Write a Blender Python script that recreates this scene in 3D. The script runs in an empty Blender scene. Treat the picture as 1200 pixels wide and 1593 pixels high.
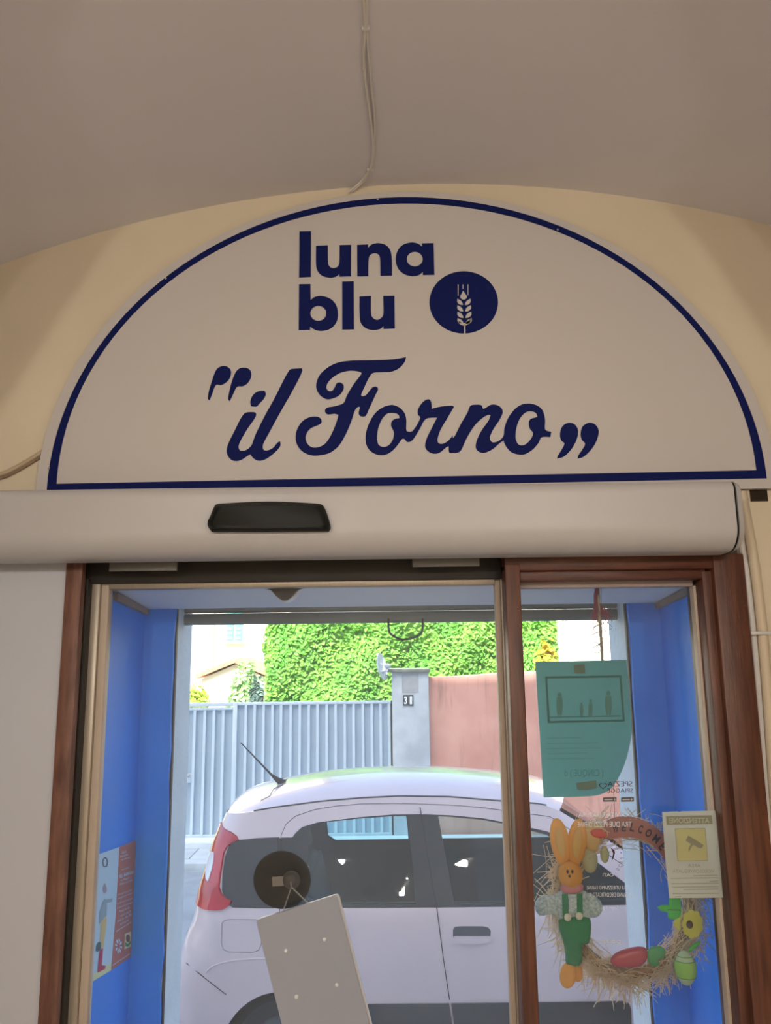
import bpy, bmesh, math, random
from mathutils import Vector, Matrix
from mathutils.geometry import tessellate_polygon, delaunay_2d_cdt
random.seed(7)
R = math.radians
scene = bpy.context.scene
col = scene.collection

# ------------------------------------------------------------------ camera
EYE = Vector((0.0, 0.0, 1.73))
FPX, PITCH, ROLL = 1200.0, R(10.35), R(0.70)
F0 = Vector((0, math.cos(PITCH), math.sin(PITCH)))
U0 = Vector((0, -math.sin(PITCH), math.cos(PITCH)))
R0 = Vector((1, 0, 0))
CR = R0 * math.cos(ROLL) - U0 * math.sin(ROLL)
CU = R0 * math.sin(ROLL) + U0 * math.cos(ROLL)
cam_d = bpy.data.cameras.new('camera')
cam_d.sensor_fit = 'HORIZONTAL'; cam_d.sensor_width = 36.0; cam_d.lens = 36.0 * FPX / 1200.0
cam_d.clip_start = 0.02; cam_d.clip_end = 300
cam = bpy.data.objects.new('camera', cam_d); col.objects.link(cam)
m = Matrix((CR, CU, -F0)).transposed().to_4x4(); m.translation = EYE
cam.matrix_world = m
scene.camera = cam

# ------------------------------------------------------------------ world, sun, exposure
world = bpy.data.worlds.new('sky'); scene.world = world
world.use_nodes = True
nt = world.node_tree; nt.nodes.clear()
wo = nt.nodes.new('ShaderNodeOutputWorld'); bg = nt.nodes.new('ShaderNodeBackground')
sk = nt.nodes.new('ShaderNodeTexSky'); sk.sky_type = 'NISHITA'; sk.sun_disc = False
SUN_EL, SUN_AZ = 50.0, 200.0          # sun stands behind the shop, high over its roof
sk.sun_elevation = R(SUN_EL); sk.sun_rotation = R(SUN_AZ); sk.air_density = 1.0; sk.dust_density = 4.0; sk.ozone_density = 1.0
bg.inputs['Strength'].default_value = 0.58
nt.links.new(sk.outputs[0], bg.inputs['Color']); nt.links.new(bg.outputs[0], wo.inputs['Surface'])
sun_d = bpy.data.lights.new('sun', 'SUN'); sun_d.energy = 17.0; sun_d.angle = R(0.6); sun_d.color = (1.0, 0.95, 0.86)
sun = bpy.data.objects.new('sun', sun_d); col.objects.link(sun)
az = R(SUN_AZ)
sdir = Vector((math.sin(az) * math.cos(R(SUN_EL)), math.cos(az) * math.cos(R(SUN_EL)), math.sin(R(SUN_EL))))
sun.rotation_euler = sdir.to_track_quat('Z', 'Y').to_euler()
vs = scene.view_settings
vs.view_transform = 'Standard'; vs.look = 'None'; vs.gamma = 1.0; vs.use_curve_mapping = False
vs.exposure = 0.0

# ------------------------------------------------------------------ helpers
def at(px, py, Y):
    d = F0 * FPX + CR * (px - 600.0) + CU * (796.5 - py)
    return EYE + d * ((Y - EYE.y) / d.y)
def rgb(r, g, b):
    f = lambda c: ((c / 255 + 0.055) / 1.055) ** 2.4 if c > 10 else c / 255 / 12.92
    return (f(r), f(g), f(b), 1.0)

MATS = {}
def mat(name, c, rough=0.6, metal=0.0, var=0.0, vscale=6.0, bump=0.0, bscale=60.0, c2=None, spec=0.5, coat=0.0, trans=0.0, stretch=None):
    if name in MATS: return MATS[name]
    mt = bpy.data.materials.new(name); mt.use_nodes = True
    n = mt.node_tree; b = n.nodes['Principled BSDF']
    b.inputs['Base Color'].default_value = c; b.inputs['Roughness'].default_value = rough
    b.inputs['Metallic'].default_value = metal; b.inputs['Specular IOR Level'].default_value = spec
    b.inputs['Coat Weight'].default_value = coat; b.inputs['Coat Roughness'].default_value = 0.05
    tc = n.nodes.new('ShaderNodeTexCoord'); src = tc.outputs['Object']
    if stretch:
        mp = n.nodes.new('ShaderNodeMapping'); mp.inputs['Scale'].default_value = stretch
        n.links.new(src, mp.inputs['Vector']); src = mp.outputs['Vector']
    if var > 0 or c2:
        nz = n.nodes.new('ShaderNodeTexNoise'); nz.inputs['Scale'].default_value = vscale; nz.inputs['Detail'].default_value = 6
        n.links.new(src, nz.inputs['Vector'])
        rp = n.nodes.new('ShaderNodeValToRGB')
        d = c2 if c2 else tuple(x * (1 - var) for x in c[:3]) + (1,)
        rp.color_ramp.elements[0].position = 0.35; rp.color_ramp.elements[0].color = d
        rp.color_ramp.elements[1].position = 0.65; rp.color_ramp.elements[1].color = c
        n.links.new(nz.outputs['Fac'], rp.inputs['Fac']); n.links.new(rp.outputs['Color'], b.inputs['Base Color'])
    if bump > 0:
        bz = n.nodes.new('ShaderNodeTexNoise'); bz.inputs['Scale'].default_value = bscale; bz.inputs['Detail'].default_value = 4
        n.links.new(src, bz.inputs['Vector'])
        bp = n.nodes.new('ShaderNodeBump'); bp.inputs['Strength'].default_value = bump; bp.inputs['Distance'].default_value = 0.004
        n.links.new(bz.outputs['Fac'], bp.inputs['Height']); n.links.new(bp.outputs['Normal'], b.inputs['Normal'])
    if trans > 0:
        tr = n.nodes.new('ShaderNodeBsdfTranslucent'); tr.inputs['Color'].default_value = c
        mx = n.nodes.new('ShaderNodeMixShader'); mx.inputs[0].default_value = trans
        n.links.new(b.outputs[0], mx.inputs[1]); n.links.new(tr.outputs[0], mx.inputs[2])
        n.links.new(mx.outputs[0], n.nodes['Material Output'].inputs['Surface'])
    MATS[name] = mt; return mt
def glass_mat(name, tint, refl=1.0, haze=0.0, rough=0.0):
    mt = bpy.data.materials.new(name); mt.use_nodes = True
    n = mt.node_tree; n.nodes.clear()
    o = n.nodes.new('ShaderNodeOutputMaterial'); t = n.nodes.new('ShaderNodeBsdfTransparent'); t.inputs['Color'].default_value = tint
    g = n.nodes.new('ShaderNodeBsdfGlossy'); g.inputs['Roughness'].default_value = rough
    fr = n.nodes.new('ShaderNodeFresnel'); fr.inputs['IOR'].default_value = 1.45
    ml = n.nodes.new('ShaderNodeMath'); ml.operation = 'MULTIPLY'; ml.inputs[1].default_value = refl
    mx = n.nodes.new('ShaderNodeMixShader')
    n.links.new(fr.outputs[0], ml.inputs[0]); n.links.new(ml.outputs[0], mx.inputs[0])
    n.links.new(t.outputs[0], mx.inputs[1]); n.links.new(g.outputs[0], mx.inputs[2])
    last = mx
    if haze > 0:                       # milky haze veil mixed into the glass itself, uneven through soft noise
        df = n.nodes.new('ShaderNodeBsdfTranslucent'); df.inputs['Color'].default_value = (.9, .92, .95, 1)
        nz = n.nodes.new('ShaderNodeTexNoise'); nz.inputs['Scale'].default_value = 2.5; nz.inputs['Detail'].default_value = 5
        tc = n.nodes.new('ShaderNodeTexCoord'); n.links.new(tc.outputs['Object'], nz.inputs['Vector'])
        mh = n.nodes.new('ShaderNodeMath'); mh.operation = 'MULTIPLY'; mh.inputs[1].default_value = haze * 2
        n.links.new(nz.outputs['Fac'], mh.inputs[0])
        m2 = n.nodes.new('ShaderNodeMixShader'); n.links.new(mh.outputs[0], m2.inputs[0])
        n.links.new(mx.outputs[0], m2.inputs[1]); n.links.new(df.outputs[0], m2.inputs[2]); last = m2
    n.links.new(last.outputs[0], o.inputs['Surface'])
    MATS[name] = mt; return mt

def tag(o, label=None, cat=None, group=None, kind=None):
    if label: o['label'] = label
    if cat: o['category'] = cat
    if group: o['group'] = group
    if kind: o['kind'] = kind
    return o
def mk(name, verts, faces, mt, parent=None, smooth=False, auto=None):
    me = bpy.data.meshes.new(name); me.from_pydata([tuple(v) for v in verts], [], faces)
    bm = bmesh.new(); bm.from_mesh(me)
    bmesh.ops.recalc_face_normals(bm, faces=bm.faces); bm.to_mesh(me); bm.free()
    return link(name, me, mt, parent, smooth, auto)
def link(name, me, mt, parent=None, smooth=False, auto=None):
    me.materials.append(mt)
    if smooth:
        for p in me.polygons: p.use_smooth = True
        if auto: me.set_sharp_from_angle(angle=R(auto))
    o = bpy.data.objects.new(name, me); col.objects.link(o)
    if parent: put(o, parent)
    return o
def put(o, parent):
    o.parent = parent
    # geometry is authored in world space, thing roots sit at the base of the thing
    o.matrix_parent_inverse = root_mat(parent).inverted()
def root_mat(p):
    M = Matrix.Translation(p.location)
    return M if p.type == 'EMPTY' else Matrix.Identity(4)
def empty(name, loc):
    e = bpy.data.objects.new(name, None); e.location = loc; e.empty_display_size = .05; col.objects.link(e); return e
def box(x0, x1, y0, y1, z0, z1):
    v = [(x, y, z) for x in (x0, x1) for y in (y0, y1) for z in (z0, z1)]
    f = [(0, 1, 3, 2), (4, 6, 7, 5), (0, 4, 5, 1), (2, 3, 7, 6), (0, 2, 6, 4), (1, 5, 7, 3)]
    return v, f
def bx(name, b, mt, parent=None, bevel=0.0, seg=2):
    v, f = box(*b); me = bpy.data.meshes.new(name)
    bm = bmesh.new(); vs_ = [bm.verts.new(p) for p in v]
    for q in f: bm.faces.new([vs_[i] for i in q])
    bmesh.ops.recalc_face_normals(bm, faces=bm.faces)
    if bevel > 0: bmesh.ops.bevel(bm, geom=bm.edges[:], offset=bevel, segments=seg, affect='EDGES', profile=.5)
    bm.to_mesh(me); bm.free()
    return link(name, me, mt, parent, bevel > 0, 40)
def prism3(loops, d):
    """filled outline with holes (3D points in a plane) pushed along vector d"""
    flat = [p for l in loops for p in l]
    tris = tessellate_polygon([[Vector(p) for p in l] for l in loops])
    n = len(flat); d = Vector(d)
    v = [Vector(p) for p in flat] + [Vector(p) + d for p in flat]
    f = [tuple(t) for t in tris] + [tuple(i + n for i in reversed(t)) for t in tris]
    k = 0
    for l in loops:
        m_ = len(l)
        for i in range(m_):
            a, b = k + i, k + (i + 1) % m_
            f.append((a, b, b + n, a + n))
        k += m_
    return v, f
def smooth_loop(pts, sharp=62, sub=5):
    n = len(pts); out = []
    P = [Vector((p[0], p[1])) for p in pts]
    def corner(i):
        a = P[i] - P[i - 1]; b = P[(i + 1) % n] - P[i]
        if a.length < 1e-6 or b.length < 1e-6: return False
        return abs(a.angle_signed(b)) > R(sharp)
    cs = [corner(i) for i in range(n)]
    for i in range(n):
        p1, p2 = P[i], P[(i + 1) % n]
        p0 = P[i - 1]; p3 = P[(i + 2) % n]
        t1 = (p2 - p1) * .5 if cs[i] else (p2 - p0) * .5
        t2 = (p2 - p1) * .5 if cs[(i + 1) % n] else (p3 - p1) * .5
        L = (p2 - p1).length
        if t1.length > L: t1 *= L / t1.length
        if t2.length > L: t2 *= L / t2.length
        for k in range(sub):
            t = k / sub; h00 = 2*t**3-3*t*t+1; h10 = t**3-2*t*t+t; h01 = -2*t**3+3*t*t; h11 = t**3-t*t
            q = p1*h00 + t1*h10 + p2*h01 + t2*h11
            out.append((q.x, q.y))
    return out
def flat_px(name, loops, Y, mt, parent=None, th=0.001):
    """outline(s) measured on the plane Y, th thick towards the viewer"""
    v, f = prism3([[at(x, y, Y) for x, y in l] for l in loops], (0, -th, 0))
    return mk(name, v, f, mt, parent)
def ell_px(cx, cy, rx, ry, n=32, rot=0):
    c, s = math.cos(R(rot)), math.sin(R(rot)); o = []
    for i in range(n):
        a = 2 * math.pi * i / n; x, y = rx * math.cos(a), ry * math.sin(a)
        o.append((cx + x * c - y * s, cy + x * s + y * c))
    return o
def tube_geo(pts, r, n=8, cap=True):
    pts = [Vector(p) for p in pts]; v = []; f = []
    rr = r if isinstance(r, (list, tuple)) else [r] * len(pts)
    prev = None
    for i, p in enumerate(pts):
        t = (pts[min(i + 1, len(pts) - 1)] - pts[max(i - 1, 0)]).normalized()
        a = prev if prev else (Vector((0, 0, 1)) if abs(t.z) < .9 else Vector((1, 0, 0)))
        s = t.cross(a)
        if s.length < 1e-6: s = t.cross(Vector((0, 1, 0)))
        s.normalize(); u = s.cross(t).normalized(); prev = u
        for k in range(n):
            q = 2 * math.pi * k / n
            v.append(p + s * (rr[i] * math.cos(q)) + u * (rr[i] * math.sin(q)))
    for i in range(len(pts) - 1):
        for k in range(n):
            a = i * n + k; b = i * n + (k + 1) % n
            f.append((a, b, b + n, a + n))
    if cap and n > 2:
        f.append(tuple(range(n))); f.append(tuple(range((len(pts) - 1) * n, len(pts) * n)))
    return v, f
def tube(name, pts, r, mt, parent=None, n=8):
    v, f = tube_geo(pts, r, n); return mk(name, v, f, mt, parent, True, 50)
def spline(pts, sub=6):
    P = [Vector(p) for p in pts]; out = []
    for i in range(len(P) - 1):
        p0 = P[max(i - 1, 0)]; p1 = P[i]; p2 = P[i + 1]; p3 = P[min(i + 2, len(P) - 1)]
        for k in range(sub):
            t = k / sub
            out.append(.5 * ((2 * p1) + (p2 - p0) * t + (2*p0 - 5*p1 + 4*p2 - p3) * t*t + (3*p1 - p0 - 3*p2 + p3) * t**3))
    out.append(P[-1]); return out
def ellipsoid_geo(c, ax, n=16, m_=10, M=None):
    v = []; f = []; c = Vector(c)
    for j in range(m_ + 1):
        ph = math.pi * j / m_
        for i in range(n):
            th = 2 * math.pi * i / n
            p = Vector((ax[0] * math.sin(ph) * math.cos(th), ax[1] * math.sin(ph) * math.sin(th), ax[2] * math.cos(ph)))
            if M: p = M @ p
            v.append(c + p)
    for j in range(m_):
        for i in range(n):
            f.append((j*n+i, j*n+(i+1) % n, (j+1)*n+(i+1) % n, (j+1)*n+i))
    return v, f
def ellipsoid(name, c, ax, mt, parent=None, rot=0, n=16, m_=10):
    M = Matrix.Rotation(R(rot), 3, 'Y') if rot else None
    me = bpy.data.meshes.new(name); v, f = ellipsoid_geo(c, ax, n, m_, M); me.from_pydata(v, [], f)
    bm = bmesh.new(); bm.from_mesh(me); bmesh.ops.remove_doubles(bm, verts=bm.verts, dist=1e-6)
    bmesh.ops.recalc_face_normals(bm, faces=bm.faces); bm.to_mesh(me); bm.free()
    return link(name, me, mt, parent, True)
def px_ell(name, cx, cy, rx, ry, Y, mt, parent=None, depth=.6, rot=0):
    """rounded body whose outline spans rx, ry (in picture pixels) at the distance Y"""
    c = at(cx, cy, Y); k = (at(cx + 1, cy, Y) - c).length
    return ellipsoid(name, c, (rx * k, min(rx, ry) * k * depth, ry * k), mt, parent, rot)
def join_geo(gs):
    v = []; f = []
    for a, b in gs:
        n = len(v); v += list(a); f += [tuple(i + n for i in q) for q in b]
    return v, f
def text_geo(s, bold=0.0):
    cu = bpy.data.curves.new('t', 'FONT'); cu.body = s; cu.size = 1; cu.resolution_u = 3; cu.offset = bold
    o = bpy.data.objects.new('t', cu); col.objects.link(o)
    dg = bpy.context.evaluated_depsgraph_get(); me = o.evaluated_get(dg).to_mesh()
    v = [(q.co.x, q.co.y) for q in me.vertices]; f = [tuple(p.vertices) for p in me.polygons]
    o.evaluated_get(dg).to_mesh_clear(); bpy.data.objects.remove(o); bpy.data.curves.remove(cu)
    x0 = min(a for a, b in v); x1 = max(a for a, b in v); y0 = min(b for a, b in v); y1 = max(b for a, b in v)
    return [((a - x0) / (x1 - x0 or 1), (b - y0) / (y1 - y0 or 1)) for a, b in v], f
def text_px(name, s, x0, y0, x1, y1, Y, mt, parent=None, mirror=False, bold=0.0, skew=0.0):
    v, f = text_geo(s, bold)
    if mirror: v = [(1 - a, b) for a, b in v]
    P = [at(x0 + a * (x1 - x0) + skew * b, y1 + b * (y0 - y1), Y) for a, b in v]
    return mk(name, P, f, mt, parent)

# ------------------------------------------------------------------ materials
M_ceil = mat('ceiling_paint', rgb(236, 232, 236), .9, var=.04, vscale=1.5, bump=.15, bscale=25)
M_wall = mat('cream_wall_paint', rgb(240, 226, 200), .9, var=.07, vscale=2.2, bump=.25, bscale=18)
M_wallw = mat('white_side_panel', rgb(210, 213, 222), .6, var=.03, vscale=2)
M_blue = mat('blue_reveal_paint', rgb(24, 142, 255), .5, var=.10, vscale=3, bump=.3, bscale=35)
M_outw = mat('white_outer_plaster', rgb(228, 238, 244), .85, var=.08, vscale=9, bump=.8, bscale=45)
M_soff = mat('white_soffit_paint', rgb(236, 238, 240), .7, var=.03)
M_wood = mat('stained_mahogany', rgb(114, 70, 50), .42, c2=rgb(80, 47, 35), vscale=9, bump=.15, bscale=40, stretch=(9, 9, .7))
M_woodh = mat('stained_mahogany_crosswise', rgb(108, 62, 46), .42, c2=rgb(74, 42, 32), vscale=9, bump=.15, bscale=40, stretch=(.7, 9, 9))
M_oak = mat('brown_veneer_jamb', rgb(136, 96, 80), .5, c2=rgb(100, 66, 54), vscale=5, stretch=(12, 5, 2))
M_dark = mat('dark_door_track', rgb(48, 44, 40), .6, var=.3, vscale=8)
M_alu = mat('brushed_door_profile', rgb(182, 172, 156), .35, metal=.35, var=.08, vscale=12, stretch=(20, 20, 1))
M_bead = mat('pale_glazing_bead', rgb(204, 188, 172), .5, var=.06)
M_white = mat('white_gloss_plastic', rgb(228, 226, 224), .3, var=.02)
M_cover = mat('operator_cover_lacquer', rgb(204, 202, 202), .36, var=.02, spec=.5)
M_black = mat('black_plastic', rgb(20, 23, 20), .5, var=.1, spec=.3)
M_signw = mat('sign_white_panel', rgb(216, 210, 206), .5, var=.015, vscale=1.2)
M_navy = mat('sign_navy_print', rgb(16, 29, 94), .7, var=.06, spec=.15)
M_cable = mat('white_cable_sheath', rgb(232, 226, 218), .5)
M_steel = mat('steel', rgb(190, 190, 190), .3, metal=.9)
M_glass = glass_mat('door_glass', (.955, .975, .97, 1), .9, haze=.035)

# ------------------------------------------------------------------ levels and planes
W0 = 1.80                      # inner face of the front wall
YG = 1.86                      # glazing plane
YN = 2.17                      # masonry nib that carries the shutter
YF = 2.36                      # outer face of the facade
GZ = -0.54                     # street level
z_head = at(600, 895, W0).z    # underside of the wooden header
XL = at(172, 960, 1.90).x; XR = at(1088, 960, 1.90).x
XNL = at(268, 1100, YN).x; XNR = at(986, 1100, YN).x
ZS0 = at(600, 913, 1.90).z; ZS1 = at(600, 943, YN).z
FXL = at(108, 885, W0).x; FXR = at(1150, 880, W0).x
RX, RY0 = 2.05, -3.6           # room half width and back wall

# ------------------------------------------------------------------ the room
CX, CZ = 0.13, 2.915
RV = 2.95
def vault_z(x): return CZ - (RV - math.sqrt(max(RV * RV - (x - CX) ** 2, 0)))
def arc_pts(n=40): return [(-RX + 2 * RX * i / n, vault_z(-RX + 2 * RX * i / n)) for i in range(n + 1)]
ap = arc_pts(); v = []; f = []
for y in (RY0, -2, -1, 0, 1, W0 + .02):
    v += [(x, y, z) for x, z in ap]
nA = len(ap)
for j in range(5):
    for i in range(nA - 1): f.append((j*nA+i, j*nA+i+1, (j+1)*nA+i+1, (j+1)*nA+i))
nb = len(v); v += [(x, y, z + .12) for (x, y, z) in v]
f += [tuple(i + nb for i in q) for q in f]
tag(mk('ceiling', v, f, M_ceil, None, True), 'pale grey barrel vault ceiling over the shop door', None, None, 'structure')
bx('floor', (-RX, RX, RY0, W0, -.1, 0), mat('grey_floor_tile', rgb(206, 198, 190), .4, var=.12, vscale=3)).__setitem__('kind', 'structure')
bx('wall_left', (-RX - .12, -RX, RY0, W0, 0, 2.6), M_wall).__setitem__('kind', 'structure')
bx('wall_right', (RX, RX + .12, RY0, W0, 0, 2.6), M_wall).__setitem__('kind', 'structure')
bx('wall_back', (-RX, RX, RY0 - .12, RY0, 0, 3.1), M_wall).__setitem__('kind', 'structure')
# front wall: inner leaf with the door opening cut out
zt = 3.06
outl = [(-RX, 0), (FXL, 0), (FXL, z_head + .06), (FXR, z_head + .06), (FXR, 0), (RX, 0), (RX, zt), (-RX, zt)]
v, f = prism3([[(x, W0, z) for x, z in outl]], (0, .10, 0))
tag(mk('wall_front', v, f, M_wall), 'cream painted end wall above the shop door', None, None, 'structure')
# facade of the building, outer leaf
outl = [(-9, GZ), (XNL, GZ), (XNL, ZS1 + .05), (XNR, ZS1 + .05), (XNR, GZ), (9, GZ), (9, 11.15), (-9, 11.15)]
v, f = prism3([[(x, YN + .016, z) for x, z in outl]], (0, YF - YN - .016, 0))
tag(mk('wall_facade', v, f, M_outw), 'rough white plaster outer wall of the shop', None, None, 'structure')
# blue reveals: side cheek plus the nib that faces the shop
def rough_edge(x, sgn, n=34):
    zs = [GZ + (ZS1 + .05 - GZ) * i / n for i in range(n + 1)]
    return [(x + sgn * random.uniform(0, .006), z) for z in zs]
for nm, xs, xn, sg in (('wall_reveal_left', XL, XNL, -1), ('wall_reveal_right', XR, XNR, 1)):
    e = rough_edge(xn, sg)
    out = [(xs + sg * .1, GZ)] + e + [(xs + sg * .1, ZS1 + .05)]
    g1 = prism3([[(x, YN, z) for x, z in out]], (0, .0155, 0))
    g2 = box(min(xs, xs + sg * .1), max(xs, xs + sg * .1), W0 + .1, YN, GZ, ZS0 + .05)
    v, f = join_geo([g1, g2])
    tag(mk(nm, v, f, M_blue), 'blue painted door reveal on the %s' % nm.split('_')[-1], None, None, 'structure')
    # steel shutter guide standing in the gap beside the nib
    bx('trim_%d' % (1 if sg < 0 else 2), (min(xn - sg * .001, xn + sg * .004), max(xn - sg * .001, xn + sg * .004), YN + .014, YN + .028, GZ, ZS1), M_dark).__setitem__('kind', 'structure')
v = [(XL - .1, W0 + .1, ZS0), (XR + .1, W0 + .1, ZS0), (XR + .1, YN, ZS1), (XL - .1, YN, ZS1)]
v += [(x, y, z + .05) for x, y, z in v]
tag(mk('soffit', v, [(0, 1, 2, 3), (4, 5, 6, 7), (0, 1, 5, 4), (1, 2, 6, 5), (2, 3, 7, 6), (3, 0, 4, 7)], M_soff), 'white painted soffit above the door', None, None, 'structure')
# wooden fillets along the top of both reveals
for k, (xs, sg) in enumerate(((XL, -1), (XR, 1))):
    a = .012 * -sg
    v = [(xs, 1.91, ZS0 - .004), (xs, 1.91, ZS0 - .024), (xs, YN - .002, ZS1 - .016), (xs, YN - .002, ZS1 - .002)]
    v += [(x + a, y, z) for x, y, z in v]
    tag(mk('trim_%d' % (3 + k), v, [(0, 1, 2, 3), (4, 5, 6, 7), (0, 1, 5, 4), (1, 2, 6, 5), (2, 3, 7, 6), (3, 0, 4, 7)], mat('grey_brown_fillet', rgb(150, 128, 112), .7, var=.15, vscale=20)), None, None, None, 'structure')

# unseen transverse arch, added overhead to shade the upper corners of the end wall
half = [(1.08, 0), (1.08, 2.0), (1.04, 2.12), (.96, 2.30), (.86, 2.48), (.77, 2.645), (.67, 2.765), (.5, 2.835), (.28, 2.878), (.0, 2.89)]
inn = [(.05 - x, z) for x, z in half] + [(.05 + x, z) for x, z in reversed(half[:-1])]
outl = [(-RX, 0)] + inn + [(RX, 0), (RX, 3.0), (-RX, 3.0)]
v, f = prism3([[(x, .66, z) for x, z in outl]], (0, .26, 0))
tag(mk('wall_shade_arch', v, f, M_wall), 'cream transverse arch added out of view to shade the vault corners', None, None, 'structure')

# white slab panel left of the door (the leaf parks behind it)
bx('wall_panel', (-RX, FXL - .001, W0 - .012, W0 - .001, 0, at(50, 872, W0).z), M_wallw, None, .001).__setitem__('kind', 'structure')

# ------------------------------------------------------------------ wooden frame of the door front
xm0 = at(782, 910, W0 - .02).x; xm1 = at(805, 910, W0 - .02).x; xm0, xm1 = xm0 + .006, xm1 + .006
zc = at(600, 868, W0 - .02).z
tag(bx('trim_5', (FXL, at(127, 900, W0 - .02).x, W0 - .02, W0 + .005, 0, zc), M_oak, None, .002), 'brown veneer jamb on the left of the sliding door', None, None, 'structure')
xr0 = at(1112, 930, W0 - .02).x; xt7 = at(1095, 930, W0 - .01).x
tag(bx('trim_6', (xr0, FXR, W0 - .03, W0 + .10, 0, zc), M_wood, None, .004), 'wide mahogany jamb right of the fixed window', None, None, 'structure')
bx('trim_7', (xt7, xr0 + .004, W0 - .012, W0 + .09, 0, z_head - .0), M_wood, None, .004).__setitem__('kind', 'structure')
bx('trim_8', (xm0, xr0 + .01, W0 - .025, W0 + .10, z_head + .004, zc + .02), M_woodh, None, .004).__setitem__('kind', 'structure')
bx('trim_9', (xm1 - .004, xt7 + .01, W0 - .010, W0 + .09, z_head - .018, z_head + .006), M_woodh, None, .003).__setitem__('kind', 'structure')
tag(bx('trim_10', (xm0, xm1, W0 - .03, W0 + .035, 0, z_head + .02), M_wood, None, .003), 'mahogany mullion between sliding door and fixed window', None, None, 'structure')
# dark running track over the leaf
bx('trim_11', (FXL + .003, xm0, W0 + .03, W0 + .10, at(400, 905, W0 + .03).z, zc + .03), M_dark, None, .002).__setitem__('kind', 'structure')
# sliding leaf
d1 = tag(empty('door_1', (0, YG, 0)), 'sliding glass door leaf with pale metal profile', None, None, 'structure')
sl0 = at(146, 920, YG).x; sl1 = at(173, 920, YG).x
sr0 = at(769, 920, YG).x; sr1 = at(783, 920, YG).x
ztop = at(500, 899, YG).z; zr = at(500, 914, YG).z
bx('stile', (sl0, sl0 + (sl1 - sl0) * .55, YG - .022, YG + .022, .02, ztop), M_alu, d1, .003)
bx('stile', (sl0 + (sl1 - sl0) * .55, sl1, YG - .014, YG + .014, .02, ztop), M_bead, d1, .003)
bx('stile', (sr0, sr0 + (sr1 - sr0) * .6, YG - .012, YG + .012, .02, ztop), M_bead, d1, .003)
bx('stile', (sr0 + (sr1 - sr0) * .6, sr1 + .012, YG - .022, YG + .022, .02, ztop), M_alu, d1, .003)
bx('top_rail', (sl1, sr0, YG - .02, YG + .02, zr, ztop), M_alu, d1, .003)
bx('bottom_rail', (sl1, sr0, YG - .02, YG + .02, .02, .12), M_alu, d1, .003)
bx('glass_pane', (sl1 - .005, sr0 + .005, YG - .003, YG + .003, .11, zr + .005), M_glass, d1)
bx('dark_gap_strip', (FXL + .005, sl0 + .004, W0 + .012, YG + .03, .02, ztop), M_dark, d1)  # dark strip in place of the shade in the gap beside the leaf
# hangers between track and leaf
for (a, b, c, d) in ((170, 276, 874, 889), (642, 746, 868, 882)):
    p = at(a, d, W0 - .02); q = at(b, c, W0 - .02)
    h = bx('hanger_bracket', (p.x, q.x, W0 - .022, W0 - .016, p.z, q.z + .01), mat('grey_zinc', rgb(120, 120, 118), .5, metal=.4), d1, .001)
# fixed window
w1 = tag(empty('window_1', (0, YG, 0)), 'fixed shop window beside the sliding door', None, None, 'structure')
zb = z_head - .018
bx('glass_pane', (xm1 - .01, xr0 + .002, YG - .003, YG + .003, .1, zb + .01), M_glass, w1)
xb0 = at(1081, 940, YG - .03).x; xb1 = at(1095, 940, YG - .03).x
bx('glazing_bead', (xb0, xb1 - .004, YG - .03, YG - .004, .1, zb - .012), M_bead, w1, .002)
bx('glazing_bead', (xb1 - .004, xb1 + .004, YG - .035, YG - .004, .1, zb - .006), M_dark, w1, .001)
bx('glazing_bead', (xm1, xb0, YG - .03, YG - .004, zb - .014, zb + .004), mat('grey_bead', rgb(176, 162, 158), .5), w1, .002)

# ------------------------------------------------------------------ the arched sign
YS = 1.782
sg = tag(empty('shop_sign', at(634, 752, YS)), 'arched white bakery sign with navy border and lettering above the door', 'sign')
pl = at(73, 759, YS); pr = at(1193, 741, YS); ptop = at(620, 307, YS)
zb0 = (pl.z + pr.z) / 2 - .002; cxs = (pl.x + pr.x) / 2; aw = (pr.x - pl.x) / 2; ah = ptop.z - zb0 + .006
def half_ell(a, b, z0, n=64, lift=0.0):
    out = []
    for i in range(n + 1):
        t = math.pi * i / n
        out.append((cxs + a * math.cos(t), YS, z0 + b * math.sin(t)))
    return out
mg = .026
zb0 -= .006
TILT = R(.42)
def tilt(p): x, y, z = p; dx = x - cxs; dz = z - zb0; return (cxs + dx * math.cos(TILT) - dz * math.sin(TILT), y, zb0 + dx * math.sin(TILT) + dz * math.cos(TILT))
pan = [(cxs + aw + mg, YS, zb0 - .024)] + half_ell(aw + mg, ah + mg * .6, zb0) + [(cxs - aw - mg, YS, zb0 - .024)]
pan = [tilt(p) for p in pan]
v, f = prism3([pan], (0, .012, 0)); mk('panel', v, f, M_signw, sg)
bt = .0225
inner = [(p[0], p[1] - .0008, p[2]) for p in half_ell(aw - bt, ah - .0175 - bt * .9, zb0 + bt * .9)]
outer = [(p[0], p[1] - .0008, p[2]) for p in half_ell(aw, ah, zb0)]
ring = []
v = outer + inner; n = len(outer); f = [(i, i + 1, n + i + 1, n + i) for i in range(n - 1)] + [(0, n, 2 * n - 1, n - 1)]
v = [tilt(p) for p in v]; v = v + [(x, YS, z) for x, y, z in v]; k = 2 * n
f += [tuple(i + k for i in q) for q in f] + [(i, i + 1, k + i + 1, k + i) for i in range(n - 1)] + [(n + i, n + i + 1, k + n + i + 1, k + n + i) for i in range(n - 1)]
mk('border', v, f, M_navy, sg)
def C(pts, ox, oy, s): return [(ox + x / s, oy + y / s) for x, y in pts]
A = lambda p: C(p, 440, 340, 1200 / 360); B = lambda p: C(p, 300, 540, 1200 / 340); D = lambda p: C(p, 600, 540, 1200 / 360)
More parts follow.
